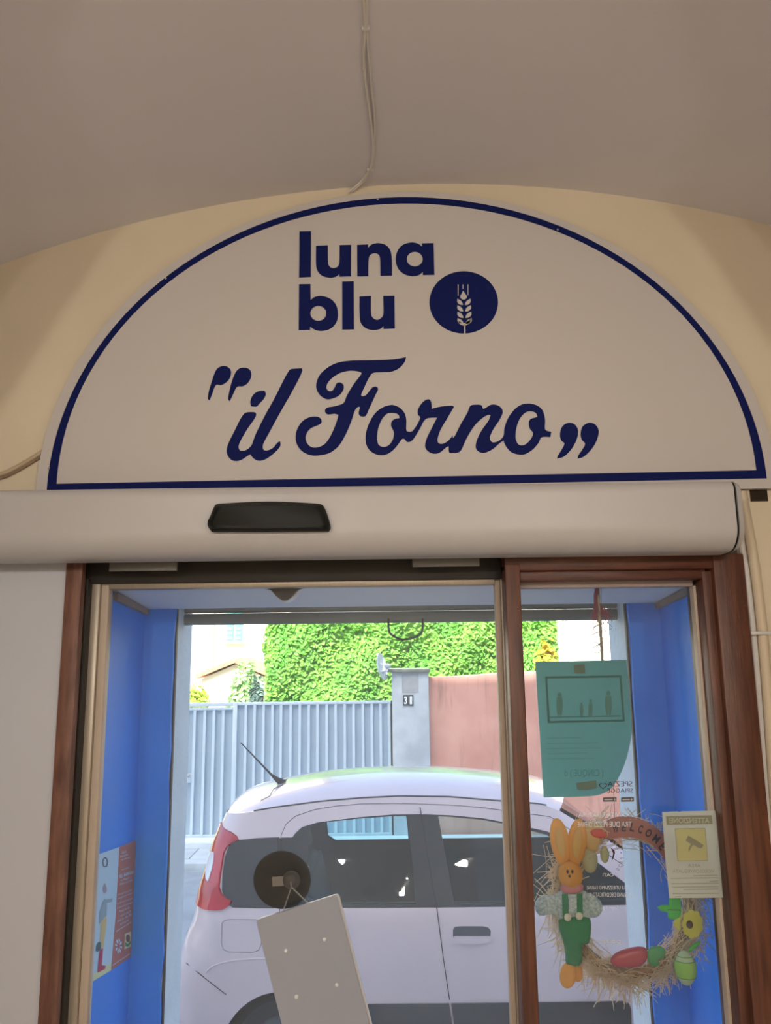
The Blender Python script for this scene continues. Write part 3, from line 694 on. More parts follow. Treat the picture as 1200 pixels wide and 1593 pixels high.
# ------------------------------------------------------------------ houses and shed behind
M_hw = mat('sunlit_house_plaster', rgb(238, 232, 220), .9, var=.04, vscale=2, bump=.2)
M_shut = mat('turquoise_shutter_paint', rgb(116, 196, 190), .5)
M_tile = mat('terracotta_tile', rgb(206, 150, 120), .85, c2=rgb(176, 122, 96), vscale=8)
def slab(name, lab, b, mt):
    e = tag(empty(name, ((b[0] + b[1]) / 2, b[2], GZ)), lab, 'house')
    bx('wall', b, mt, e, .01); return e
YB = 18.0
h1 = slab('house', 'white house with turquoise shutters behind the narrow gate', (-9.5, at(452, 1000, YB).x, YB, YB + 5, GZ, 6.2), M_hw)
for x0, x1 in ((352, 364.2), (365.4, 378)):
    a = at(x0, 999, YB - .03); b_ = at(x1, 940, YB - .03)
    sh = bx('shutter', (a.x, b_.x, YB - .05, YB - .002, a.z, b_.z), M_shut, h1, .005)
    for k in range(8):
        zz = a.z + .06 + (b_.z - a.z - .12) * k / 7
        bx('slat', (a.x + .02, b_.x - .02, YB - .062, YB - .048, zz, zz + .04), M_shut, sh)
bx('window_sill', (at(349, 1002, YB).x, at(381, 1002, YB).x, YB - .08, YB, at(350, 1002, YB).z, at(350, 999, YB).z), M_hw, h1, .005)
p = at(329, 1000, YB - .06); tube('downpipe', [(p.x, YB - .06, GZ), (p.x, YB - .06, 6.1)], .045, mat('pale_pipe', rgb(226, 220, 210), .5), h1)
v = [(-9.8, YB - .4, 6.15), (at(455, 1000, YB).x + .3, YB - .4, 6.15), (at(455, 1000, YB).x + .3, YB + 5.3, 7.4), (-9.8, YB + 5.3, 7.4)]
v += [(x, y, z + .15) for x, y, z in v]
mk('roof', v, [(0, 1, 2, 3), (4, 5, 6, 7), (0, 1, 5, 4), (1, 2, 6, 5), (2, 3, 7, 6), (3, 0, 4, 7)], M_tile, h1)
# shed with a tiled gable roof
YSH = 14.5
shd = tag(empty('garden_shed', at(365, 1090, YSH)), 'low garden shed with pale terracotta gable roof', 'shed')
L_ = at(304, 1056, YSH); Rr = at(426, 1056, YSH); Pk = at(365, 1031, YSH)
v, f = prism3([[(L_.x + .1, YSH + .1, GZ), (L_.x + .1, YSH + .1, L_.z), (Pk.x, YSH + .1, Pk.z - .03), (Rr.x - .1, YSH + .1, Rr.z), (Rr.x - .1, YSH + .1, GZ)]], (0, 1.8, 0))
mk('wall', v, f, M_hw, shd)
for A_, B_ in ((L_, Pk), (Pk, Rr)):
    nt_ = 7
    for k in range(nt_):
        a = A_.lerp(B_, k / nt_); b_ = A_.lerp(B_, (k + 1) / nt_)
        v, f = prism3([[(a.x, YSH, a.z), (b_.x, YSH, b_.z), (b_.x, YSH, b_.z + .07), (a.x, YSH, a.z + .07 + .02)]], (0, 2.0, 0))
        mk('roof_tile_row', v, f, M_tile, shd)
YB2 = 15.0
h2 = slab('house', 'cream house wall with a downpipe right of the hedge', (at(868, 1000, YB2).x, 9, YB2, YB2 + 4, GZ, 6.0), M_hw)
p = at(880.5, 1000, YB2 - .06); tube('downpipe', [(p.x, YB2 - .06, GZ), (p.x, YB2 - .06, 5.9)], .04, mat('grey_pipe', rgb(190, 196, 204), .5), h2)
v = [(at(866, 1000, YB2).x - .3, YB2 - .4, 5.95), (9.3, YB2 - .4, 5.95), (9.3, YB2 + 4.3, 7.0), (at(866, 1000, YB2).x - .3, YB2 + 4.3, 7.0)]
v += [(x, y, z + .15) for x, y, z in v]
mk('roof', v, [(0, 1, 2, 3), (4, 5, 6, 7), (0, 1, 5, 4), (1, 2, 6, 5), (2, 3, 7, 6), (3, 0, 4, 7)], M_tile, h2)
bx('garden_ground', (-12, 12, 10.0, 26, GZ - .1, GZ), mat('garden_soil', rgb(150, 150, 110), .95, var=.3, vscale=3)).__setitem__('kind', 'structure')

# ================================================================== the car
Y0C = 4.30; HW = .82; HW -= .07; YCC = Y0C + HW; XRC = -1.17
car = tag(empty('car', (XRC, YCC, GZ)), 'small white hatchback parked across the street outside the door', 'car')
M_paint = mat('pearl_white_paint', rgb(228, 203, 204), .22, var=.0, spec=.5, coat=.6)
M_trim = mat('black_car_trim', rgb(36, 38, 44), .45)
M_rub = mat('dark_rubber', rgb(30, 32, 36), .75)
M_seat = mat('grey_seat_fabric', rgb(104, 112, 120), .9, var=.15, vscale=40)
M_cglass = glass_mat('car_window_glass', (.70, .90, .93, 1), 1.0)
M_dglass = glass_mat('dark_quarter_glass', (.16, .17, .19, 1), 1.0)
def lerp_tab(tab, t):
    if t <= tab[0][0]: return tab[0][1]
    for (a, b_), (c, d) in zip(tab, tab[1:]):
        if t <= c:
            u = (t - a) / (c - a); u = u * u * (3 - 2 * u) * .5 + u * .5
            return b_ + (d - b_) * u
    return tab[-1][1]
HWT = [(.15, .76), (.45, .812), (.7, .82), (.90, .808), (.97, .792), (1.1, .755), (1.25, .71), (1.40, .655), (1.46, .625), (1.52, .58)]
HWT = [(a, b_ - .07) for a, b_ in HWT]
XRT = [(.15, .06), (.40, .0), (.60, .012), (.75, .05), (.88, .10), (1.0, .125), (1.2, .175), (1.35, .22), (1.42, .25), (1.48, .32)]
XFT = [(.15, 3.5), (.40, 3.62), (.65, 3.60), (.80, 3.50), (.90, 3.20), (.97, 2.85), (1.02, 2.72), (1.25, 2.40), (1.42, 2.12), (1.50, 1.95)]
def hw(z, x=1.8): return lerp_tab(HWT, z) - .03 * ((x - 1.8) / 1.8) ** 2
RCR = .20
def P(x, z, off=0.0):
    """near side of the body: distance x along the car (wrapped round the corners), height z"""
    xr = lerp_tab(XRT, z); xf = lerp_tab(XFT, z); rf = .34 if z < .9 else max(.10, .34 - (z - .9) * 2)
    xc = xr + RCR; xg = xf - rf
    w = hw(z, min(max(x, .1), 3.4))
    if x < xc:
        a = min((xc - x) / RCR, math.pi / 2)
        p = (xc - (RCR + off) * math.sin(a), -(w - RCR + (RCR + off) * math.cos(a)))
    elif x > xg:
        a = min((x - xg) / rf, math.pi / 2)
        p = (xg + (rf + off) * math.sin(a), -(w - rf + (rf + off) * math.cos(a)))
    else: p = (x, -(w + off))
    return Vector((XRC + p[0], YCC + p[1], GZ + z))
def cpx(px, py):
    Y = Y0C + .05; x = z = 0
    for _ in range(14):
        q = at(px, py, Y); x, z = q.x - XRC, q.z - GZ
        Yn = P(max(x, lerp_tab(XRT, z) + .06), z).y; Y = Y * .4 + Yn * .6
    # undo the corner wrap
    xc = lerp_tab(XRT, z) + RCR
    if x < xc:
        s = min((xc - x) / RCR, .999); x = xc - RCR * math.asin(s)
    return (x, z)
def CP(l): return [cpx(*p) for p in l]
def inside(p, poly):
    x, y = p; c = False; n = len(poly)
    for i in range(n):
        x1, y1 = poly[i]; x2, y2 = poly[i - 1]
        if (y1 > y) != (y2 > y) and x < (x2 - x1) * (y - y1) / (y2 - y1) + x1: c = not c
    return c
def resample(l, d=.03):
    out = []; n = len(l)
    for i in range(n):
        a = Vector(l[i]); b_ = Vector(l[(i + 1) % n]); k = max(1, int((b_ - a).length / d))
        for j in range(k): out.append(tuple(a.lerp(b_, j / k)))
    return out
def patch_geo(outline, holes=(), off=0.0, th=.014, step=.05, fn=P):
    loops = [resample(outline)] + [resample(h) for h in holes]
    pts = []; edges = []
    for l in loops:
        k = len(pts); pts += l; edges += [(k + i, k + (i + 1) % len(l)) for i in range(len(l))]
    xs_ = [p[0] for p in loops[0]]; zs_ = [p[1] for p in loops[0]]
    x = min(xs_) + step / 2
    while x < max(xs_):
        z = min(zs_) + step / 2
        while z < max(zs_):
            if inside((x, z), loops[0]) and not any(inside((x, z), h) for h in loops[1:]):
                if min((x - a) ** 2 + (z - b_) ** 2 for l in loops for a, b_ in l) > (step * .45) ** 2: pts.append((x, z))
            z += step
        x += step
    r = delaunay_2d_cdt([Vector(p) for p in pts], edges, [], 0, 1e-6)
    vo, fo = r[0], r[2]; tri = []
    for t in fo:
        c = sum((vo[i] for i in t), Vector((0, 0))) / len(t)
        if inside(c, loops[0]) and not any(inside(c, h) for h in loops[1:]): tri.append(tuple(t))
    v = [fn(p[0], p[1], off) for p in vo]
    cnt = {}
    for t in tri:
        for i in range(len(t)):
            e = tuple(sorted((t[i], t[(i + 1) % len(t)]))); cnt[e] = cnt.get(e, 0) + 1
    be = [e for e, c in cnt.items() if c == 1]; mp_ = {}
    for e in be:
        for i in e:
            if i not in mp_: mp_[i] = len(v); v.append(fn(vo[i][0], vo[i][1], off - th))
    f = tri + [(a, b_, mp_[b_], mp_[a]) for a, b_ in be]
    return v, f
def both(name, geo, mt, sides=(1, -1), smooth=True, parent=car):
    res = []
    for s_ in sides:
        v, f = geo
        if s_ < 0: v = [Vector((p.x, 2 * YCC - p.y, p.z)) for p in v]
        res.append(mk(name, v, f, mt, parent, smooth, 38))
    return res
def inset(poly, d):
    """shrink (d>0) or grow an outline by moving its points along the local normal"""
    n = len(poly); ar = sum(poly[i - 1][0] * poly[i][1] - poly[i][0] * poly[i - 1][1] for i in range(n)); sgn = 1 if ar > 0 else -1
    out = []
    for i in range(n):
        a = Vector(poly[i - 1]); b_ = Vector(poly[i]); c = Vector(poly[(i + 1) % n])
        e1 = (b_ - a).normalized(); e2 = (c - b_).normalized(); t = (e1 + e2)
        if t.length < 1e-6: t = e1
        t.normalize(); nn = Vector((-t.y, t.x)) * sgn
        k = max(.5, e1.dot(t)); out.append(tuple(b_ + nn * d / k))
    return out
# measured outlines -> (x, z) on the body side
ditch = CP([(352, 1268), (375, 1265), (425, 1257.5), (500, 1247.6), (560, 1242.5), (620, 1239.5), (700, 1240.5), (785, 1247.5)])
_z = ditch[0][1] - .012
ditch = [(lerp_tab(XRT, _z) + RCR - RCR * 1.57, _z)] + ditch + [(2.02, 1.435), (2.12, 1.40)]
top_line = ditch + [(2.40, 1.235), (2.70, 1.03), (2.86, .965), (3.22, .895), (3.50, .80)]
az_, ar_ = .262, .31
def arch(cx, r_, a0=0, a1=180, n=22): return [(cx + r_ * math.cos(R(a0 + (a1 - a0) * i / n)), az_ + r_ * math.sin(R(a0 + (a1 - a0) * i / n))) for i in range(n + 1)]
ax = cpx(437, 1560)[0]; fx = ax + 2.30
lt = [(s, z) for s, z in [(-.12, .20)]]
rear_edge = [(lerp_tab(XRT, z) + RCR - RCR * 1.57, z) for z in (.24, .45, .6, .75, .9, 1.05, 1.2, 1.33)]
front_edge = [(lerp_tab(XFT, z) - .34 + .34 * 1.57, z) for z in (.74, .6, .4, .24)]
bottom = [(fx + ar_, .22)] + arch(fx, ar_, 0, 180) + [(fx - ar_, .2), (ax + ar_, .2)] + arch(ax, ar_, 0, 180) + [(ax - ar_, .24)]
side_outline = rear_edge + top_line + front_edge + bottom
# doors
seamB_t = cpx(653.7, 1256); seamB_m = cpx(680, 1414); seamB_b = cpx(701, 1564)
sx = lambda z: seamB_b[0] + (seamB_t[0] - seamB_b[0]) * (z - seamB_b[1]) / (seamB_t[1] - seamB_b[1]) if True else 0
rear_top = CP([(437, 1326), (438, 1300), (445, 1283), (460, 1270), (490, 1260), (525, 1254.5), (560, 1251.5), (610, 1250.5), (653.7, 1251.5)])
rb_l = CP([(436, 1413), (436, 1440), (441, 1500)])
rd_out = rear_top + [seamB_m, seamB_b, (sx(.26), .26), (ax + ar_ + .10, .26), (ax + ar_ + .05, .48), (ax + .30, .66)] + list(reversed(rb_l))
fd_top = CP([(653.7, 1251.5), (700, 1253), (750, 1257), (795, 1263)])
fdx = cpx(993, 1520)[0]
fd_out = [seamB_m, seamB_t][1:] + fd_top + [(2.05, 1.375), (2.30, 1.22), (2.62, .995), (fdx, .93), (fdx, .30), (fdx - .08, .26), (sx(.26), .26), seamB_b, seamB_m]
# glazing outlines
zbelt = cpx(600, 1412.5)[1]
rw_out = CP([(439, 1303), (455, 1303), (460, 1296), (470, 1287), (495, 1279.5), (560, 1271.5), (610, 1267.5), (655.5, 1267)]) + [(sx(zbelt) - .004, zbelt)] + [cpx(437, 1413)]
fw_out = CP([(657, 1267), (700, 1268.5), (750, 1273), (795, 1281)]) + [(2.03, 1.305), (2.26, 1.17), (2.45, 1.03), (2.52, zbelt), (sx(zbelt) + .004, zbelt)]
qw_out = CP([(370, 1307), (400, 1304), (434.5, 1302.5), (433, 1413), (395, 1413), (362, 1412), (350, 1402), (345, 1385), (346, 1360), (349, 1335), (356, 1316)])
S6 = lambda l: [(270 + x / 6, 1180 + y / 6) for x, y in l]
tl = CP(S6([(470, 670), (540, 690), (590, 725), (607, 758), (560, 775), (505, 820), (475, 880), (460, 980), (440, 1100), (430, 1200), (455, 1270), (500, 1308), (542, 1325), (520, 1370), (470, 1402), (400, 1412), (300, 1408)]))
tz = lambda z: lerp_tab(XRT, z) + RCR - RCR * 1.42
tl_left = [(tz(z), z) for z in [tl[-1][1] + .005 + (tl[0][1] - tl[-1][1] + .012) * k / 6 for k in range(7)]]
tl_out = tl + tl_left
flap = CP([(346, 1436), (350, 1432), (358, 1431), (398, 1431), (405, 1434), (407, 1442), (406, 1470), (402, 1478), (394, 1481), (356, 1480.5), (348, 1477), (345, 1468)])
g = .0035
both('body_side', patch_geo(side_outline, [inset(rd_out, -g), inset(fd_out, -g), inset(qw_out, -.001), inset(tl_out, -.002), inset(flap, -g * .7)]), M_paint)
both('rear_door', patch_geo(rd_out, [inset(rw_out, -.001)]), M_paint)
fdoors = both('front_door', patch_geo(fd_out, [inset(fw_out, -.001)]), M_paint)
both('fuel_flap', patch_geo(flap, (), .0, .01, .04), M_paint, (1,))
both('tail_light', patch_geo(tl_out, (), .012, .03, .03), mat('red_tail_lens', rgb(226, 14, 48), .15, c2=rgb(196, 8, 36), vscale=5, coat=.6, trans=.12))
rl = [(274 + x / 6, 1180 + y / 6) for x, y in [(345, 885), (362, 900), (360, 980), (340, 1070), (315, 1145), (290, 1130), (276, 1060), (285, 980), (310, 915)]]
lens = CP(rl)
both('reversing_lens', patch_geo(smooth_loop(lens, 90, 2), (), .017, .006, .03), mat('clear_lens', rgb(240, 235, 240), .1))
# window glass with black surrounds: surround = outline minus the see-through opening
rg_in = CP([(481, 1287), (500, 1280), (560, 1273.5), (610, 1270), (632, 1269.5), (641, 1330), (647, 1406), (520, 1407), (495, 1407), (480, 1395), (478, 1330)])
fg_in = CP([(682, 1270), (700, 1271), (750, 1275.5), (795, 1284)]) + [(2.02, 1.29), (2.24, 1.16), (2.42, 1.03), (2.47, zbelt + .02)] + CP([(750, 1405), (707, 1405)])
both('window_surround', patch_geo(inset(rw_out, .001), [rg_in], -.002, .012), M_trim)
both('window_surround', patch_geo(inset(fw_out, .001), [fg_in], -.002, .012), M_trim)
both('rear_window_glass', patch_geo(inset(rg_in, -.004), (), -.006, .003, .08), M_cglass)
both('front_window_glass', patch_geo(inset(fg_in, -.004), (), -.006, .003, .08), M_cglass)
both('quarter_window', patch_geo(inset(qw_out, .001), (), -.002, .004, .06), mat('black_quarter_glass', rgb(40, 36, 42), .06, coat=.5))
both('pillar_trim', patch_geo(CP([(648, 1267.6), (655.1, 1267.6), (679.1, 1411.8), (672, 1411.8)]), (), .0015, .006, .03), M_trim)
both('pillar_trim', patch_geo(CP([(656.3, 1267.6), (663, 1267.6), (687, 1411.8), (680.3, 1411.8)]), (), .0015, .006, .03), M_trim)
both('pillar_trim', patch_geo(CP([(432, 1304), (437.4, 1303.5), (436.9, 1412.5), (431, 1412.5)]), (), .0015, .006, .03), M_trim)
both('pillar_trim', patch_geo(CP([(438.0, 1303.5), (444, 1304), (444, 1412.5), (437.5, 1412.5)]), (), .0015, .006, .03), M_trim)
# inner lining so the joints read dark
both('inner_lining', patch_geo(inset(side_outline, .03), [rg_in, fg_in], -.035, .004, .09), mat('grey_cabin_lining', rgb(92, 100, 108), .8))
# roof, moulding, hatch, windscreen, bonnet, front
def roof_edge(x):
    for (a, b_), (c, d) in zip(ditch, ditch[1:]):
        if a <= x <= c: return b_ + (d - b_) * (x - a) / (c - a)
    return ditch[-1][1]
xr_a = lerp_tab(XRT, ditch[0][1]) + RCR - RCR * 1.57
ditch[0] = (xr_a, ditch[0][1])
xs_ = [xr_a + (2.12 - xr_a) * (i / 44) for i in range(45)]
v = []; f = []; nv = 21
for x in xs_:
    z0 = roof_edge(x); e = P(x, z0, -.003); w = YCC - e.y
    tt = max(0, min(1, (x - xs_[0]) / .75)); crown = .066 * math.sin(tt * math.pi / 2) + .004
    tf = max(0, min(1, (2.12 - x) / .3)); crown *= .6 + .4 * tf
    for j in range(nv):
        u = -1 + 2 * j / (nv - 1); zz = e.z - .003 + crown * (1 - abs(u) ** 2.6)
        v.append((e.x - .02 * (1 - u * u) * (1 - tt) + .12 * (1 - u * u) * (1 - tf), YCC + u * w, zz))
for i in range(44):
    for j in range(nv - 1): f.append((i*nv+j, i*nv+j+1, (i+1)*nv+j+1, (i+1)*nv+j))
mk('roof', v, f, M_paint, car, True)
for s_ in (1, -1):
    pts = [P(x, roof_edge(x), .0) + Vector((0, .006, .002)) for x in [.42 + i * .06 for i in range(28)]]
    if s_ < 0: pts = [Vector((p.x, 2 * YCC - p.y, p.z)) for p in pts]
    tube('roof_moulding', pts, .006, M_trim, car, 6)
# hatch joint across the roof
pts = []
for j in range(3, 18):
    u = -1 + 2 * j / 20
    xx = .40 - .0 + .10 * (1 - u * u)
    i = min(range(45), key=lambda k: abs(v[k * nv + j][0] - XRC - xx)); pts.append(Vector(v[i * nv + j]) + Vector((0, 0, .001)))
tube('hatch_joint', pts, .0025, M_trim, car, 5)
def skin(name, zs, xtab, wfn, mt, n=16, rr=0.0):
    v = []; f = []
    for z in zs:
        w = wfn(z)
        for j in range(n + 1):
            u = -1 + 2 * j / n; v.append((XRC + lerp_tab(xtab, z), YCC + u * w, GZ + z))
    for i in range(len(zs) - 1):
        for j in range(n): a = i*(n+1)+j; f.append((a, a+1, a+n+2, a+n+1))
    return mk(name, v, f, mt, car, True)
skin('tailgate', [.24 + i * .05 for i in range(15)], XRT, lambda z: hw(z, .1) - RCR + .005, M_paint)
skin('rear_screen', [.94 + i * .05 for i in range(10)], XRT, lambda z: hw(z, .1) - RCR + .005, M_dglass)
skin('front_bumper', [.24 + i * .05 for i in range(12)], XFT, lambda z: hw(z, 3.4) - .34 + .005, M_paint)
skin('windscreen', [1.0 + i * .04 for i in range(12)], XFT, lambda z: hw(z, 2.4) - max(.10, .34 - (z - .9) * 2) + .005, M_cglass)
skin('bonnet', [.79 + i * .03 for i in range(8)], XFT, lambda z: hw(z, 3.0) - (.30 if z < .9 else .25), M_paint)
for px_ in (((653.7, 1256), (655.7, 1268), (667.5, 1340), (680, 1413), (690, 1490), (701, 1564)), ((437.6, 1303), (437.2, 1360), (436.8, 1413))):
    uv = [cpx(*q_) for q_ in px_]; pts = []
    for (x0, z0), (x1, z1) in zip(uv, uv[1:]):
        pts += [P(x0 + (x1 - x0) * k / 8, z0 + (z1 - z0) * k / 8, .0016) for k in range(8)]
    for s_ in (1, -1):
        tube('door_joint', pts if s_ > 0 else [Vector((q_.x, 2 * YCC - q_.y, q_.z)) for q_ in pts], .0024, M_rub, car, 6)
# door mouldings, handles, mirrors
zm1 = cpx(650, 1561)[1]; zm0 = zm1 - .15; c = .03
xa = cpx(560, 1575)[0]; xb = cpx(981, 1570)[0]
mould = [[(xa + c, zm0), (sx(zm0) - .005, zm0), (sx(zm1) - .005, zm1), (xa + c, zm1), (xa + .008, zm1 - .01), (xa, zm1 - c), (xa, zm0 + c), (xa + .008, zm0 + .01)],
         [(sx(zm0) + .005, zm0), (xb - c, zm0), (xb - .008, zm0 + .01), (xb, zm0 + c), (xb, zm1 - c), (xb - .008, zm1 - .01), (xb - c, zm1), (sx(zm1) + .005, zm1)]]
for ol_ in mould:
    both('door_moulding', patch_geo(ol_, (), .014, .02, .06), M_trim)
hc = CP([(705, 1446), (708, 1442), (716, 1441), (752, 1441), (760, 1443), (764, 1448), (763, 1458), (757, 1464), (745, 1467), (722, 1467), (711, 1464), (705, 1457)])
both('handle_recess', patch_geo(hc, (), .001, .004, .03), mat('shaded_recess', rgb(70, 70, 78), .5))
hb = CP([(706, 1456), (763, 1456), (761, 1463), (750, 1466.5), (718, 1466.5), (708, 1463)])
both('door_handle', patch_geo(hb, (), .018, .02, .03), M_paint)
for s_ in (1, -1):
    p = P(2.50, 1.0, .09)
    if s_ < 0: p.y = 2 * YCC - p.y
    ellipsoid('door_mirror', p, (.07, .09, .075), M_paint, car)
# shoulder crease and bumper joint
pts = [P(*cpx(x, y), .0015) for x, y in ((320, 1512), (330, 1503), (347, 1497), (370, 1493), (400, 1491), (425, 1491))]
tube('arch_crease', pts, .004, M_paint, car, 6)
pts = [P(*cpx(x, y), .0022) for x, y in ((290, 1499), (310, 1514), (335, 1534), (352, 1547))]
tube('bumper_joint', pts, .0022, M_trim, car, 5)
# wheels
def wheel(x):
    for yy, s_ in ((YCC - .60, -1), (YCC + .60, 1)):
        v = []; f = []; n = 40; pr = [(.17, -.08), (.245, -.09), (.268, -.06), (.272, 0), (.268, .06), (.245, .09), (.17, .08)]
        for r_, o_ in pr:
            for k in range(n): a = 2 * math.pi * k / n; v.append((XRC + x + r_ * math.cos(a), yy + o_, GZ + .272 + r_ * math.sin(a)))
        for j in range(6):
            for k in range(n): f.append((j*n+k, j*n+(k+1) % n, (j+1)*n+(k+1) % n, (j+1)*n+k))
        w = mk('wheel', v, f, M_rub, car, True, 40)
        ellipsoid('hub_cap', (XRC + x, yy + s_ * .06, GZ + .272), (.172, .03, .172), mat('grey_hub_plastic', rgb(70, 74, 80), .5), w, n=24)
wheel(ax); wheel(fx)
v, f = box(XRC + .1, XRC + 3.5, YCC - .56, YCC + .56, GZ + .2, GZ + .36)
mk('underbody', v, f, M_rub, car)
# antenna
base = at(434, 1232, YCC)
i = min(range(45), key=lambda k: abs(xs_[k] + XRC - base.x)); zr_ = roof_edge(xs_[i]) + .055 + GZ
base = Vector((base.x, YCC, zr_)); tip = at(374.5, 1155, YCC)
an = tube('antenna', [base + Vector((.03, 0, -.01)), base.lerp(tip, .10) + Vector((.005, 0, 0)), base.lerp(tip, .2), base.lerp(tip, .55), tip], [.028, .014, .007, .005, .0035], M_trim, car, 8)
# seats and dashboard
def seat(x, y, bench=False):
    w = .54 if bench else .25
    s_ = bx('seat', (XRC + x - .05, XRC + x + .45, y - w, y + w, GZ + .36, GZ + .55), M_seat, car, .05, 3)
    M4 = Matrix.Rotation(R(-14), 4, 'Y'); o = Vector((XRC + x - .02, y, GZ + .52))
    for nm, b_ in (('backrest', (-.14, .02, -w, w, 0, .50)), ('head_restraint', (-.11, -.01, -.13, .13, .50, .70))):
        for yo in ((-.33, .33) if (bench and nm == 'head_restraint') else (0,)):
            vv, ff = box(b_[0], b_[1], b_[2] + yo, b_[3] + yo, b_[4], b_[5]); me = bpy.data.meshes.new(nm); bm = bmesh.new()
            vs2 = [bm.verts.new(o + (M4 @ Vector(q_))) for q_ in vv]
            for q_ in ff: bm.faces.new([vs2[k] for k in q_])
            bmesh.ops.recalc_face_normals(bm, faces=bm.faces); bmesh.ops.bevel(bm, geom=bm.edges[:], offset=.045, segments=3, affect='EDGES'); bm.to_mesh(me); bm.free()
            link(nm, me, M_seat, s_, True, 50)
seat(1.62, YCC - .33); seat(1.62, YCC + .33); seat(.82, YCC, True)
bx('dashboard', (XRC + 2.35, XRC + 2.75, YCC - .6, YCC + .6, GZ + .55, GZ + .93), M_rub, car, .06, 3)

# ================================================================== things on and behind the glass
# roller shutter: lowest slats show under the soffit
YSR = YN + .10
rs_ = tag(empty('roller_shutter', (0, YSR, ZS1)), 'rolled up grey roller shutter above the door opening', 'shutter')
zsb = at(600, 969, YSR).z
M_slat = mat('galvanised_slat', rgb(132, 138, 136), .5, metal=.3, var=.12, vscale=8)
for k in range(3):
    z0 = zsb + k * .034
    v = []; f = []; n = 7
    for x in (XNL - .03, XNR + .03):
        for i in range(n):
            a = -math.pi / 2 + math.pi * i / (n - 1); v.append((x, YSR - .010 * math.cos(a), z0 + .0165 + .0165 * math.sin(a)))
        v += [(x, YSR + .006, z0 + .033), (x, YSR + .006, z0)]
    n2 = n + 2; f = [(i, (i + 1) % n2, n2 + (i + 1) % n2, n2 + i) for i in range(n2)] + [tuple(range(n2)), tuple(range(n2, 2 * n2))]
    mk('slat', v, f, M_slat, rs_, True, 40)
pts = spline([at(x, y, YSR - .012) for x, y in ((604.5, 962), (605, 978), (608, 986), (617, 992), (630, 995), (644, 992), (654, 986), (657.5, 978), (658, 962)) ])
tube('pull_handle', pts, .0033, mat('dark_green_steel', rgb(52, 70, 58), .5), rs_, 8)
# outdoor sensor dome over the leaf
od = tag(empty('outdoor_sensor', at(446, 925, 1.93)), 'dark dome sensor with white rim outside above the door', 'sensor')
c = at(446, 917, 1.93)
k = (at(447, 917, 1.93) - c).length
def dome(s, y0):
    ol_ = [(-33, -6), (-33, 0), (-22, 3), (-14, 12), (-5, 19), (0, 20), (5, 19), (14, 12), (22, 3), (33, 0), (33, -6)]
    return [(c.x + x * s * k, y0, c.z - (y * s) * k) for x, y in smooth_loop(ol_, 70, 3)]
v, f = prism3([dome(1.0, 1.95)], (0, -.05, 0)); mk('housing', v, f, M_white, od, False)
v, f = prism3([dome(.93, 1.899)], (0, -.012, 0)); mk('lens_cover', v, f, M_black, od, False)

# --- black disc and hanging board on the door leaf
YI = YG - .004                     # room side of the panes
YO = YG + .004                     # street side
M_disc = mat('black_sticker', rgb(12, 14, 20), .6)
dk = tag(flat_px('round_sticker', [ell_px(439.2, 1368.4, 44.7, 45.5, 48)], YO + .0014, M_disc, None, .001), 'round black sticker on the sliding door glass', 'sticker')
hb_ = tag(empty('hanging_board', at(486, 1495, YI - .02)), 'tilted grey board hung by a chain on the sliding door glass', 'board')
M_board = mat('grey_board_back', rgb(178, 184, 198), .55, var=.03, vscale=3)
YBd = YI - .022
def rr_quad(pts, r_=6):
    out = []
    for i in range(4):
        p, a, b_ = Vector(pts[i]), Vector(pts[i - 1]), Vector(pts[(i + 1) % 4])
        p1 = p + (a - p).normalized() * r_; p2 = p + (b_ - p).normalized() * r_
        for t in (0, .33, .67, 1): out.append(tuple(p1 * (1 - t) ** 2 + p * 2 * t * (1 - t) + p2 * t * t))
    return out
flat_px('board', [rr_quad([(398.4, 1431), (523.5, 1391.5), (579, 1607), (452, 1645)])], YBd, M_board, hb_, .003)
flat_px('front_sheet', [rr_quad([(401, 1429), (527.5, 1389), (582.5, 1604), (455, 1642)])], YBd + .006, mat('clear_plastic_edge', rgb(222, 222, 226), .2), hb_, .003)
for x, y in ((444.8, 1478.8), (505, 1461.5), (461.3, 1550.7), (524, 1532.3)):
    ellipsoid('rivet', at(x, y, YBd - .0045), (.0046, .003, .0046), mat('white_rivet', rgb(245, 246, 250), .2), hb_, n=12, m_=8)
hook = at(453.6, 1380, YBd + .012)
sc_c = at(453.6, 1369, YI - .004)
su = ellipsoid('suction_cup', sc_c, (.020, .004, .020), glass_mat('clear_rubber', (.7, .7, .7, 1), .8, haze=.2), hb_)
tube('hook', [sc_c + Vector((0, -.004, 0)), sc_c + Vector((0, -.014, .0)), hook + Vector((0, -.002, -.002)), hook + Vector((0, -.006, .004))], .0016, M_steel, hb_, 6)
flat_px('adhesive_tape', [[(423, 1364), (459, 1362), (459.5, 1377), (424, 1379)]], YI - .0003, mat('grey_tape', rgb(130, 126, 122), .6), hb_, .0004)
def chain(a, b_, n=15):
    gs = []
    for i in range(n):
        p = a.lerp(b_, (i + .5) / n); d = (b_ - a).normalized(); s_ = (b_ - a).length / n * .72
        o_ = Vector((0, 1, 0)) if i % 2 else Vector((0, 1, 0)).cross(d)
        gs.append(tube_geo([p + d * s_ * math.cos(t) + o_ * s_ * .55 * math.sin(t) for t in [2 * math.pi * k / 8 for k in range(9)]], .0005, 4, False))
    v, f = join_geo(gs); mk('chain', v, f, M_steel, hb_)
chain(hook, at(440, 1420, YBd - .004)); chain(hook, at(482, 1408, YBd - .004))

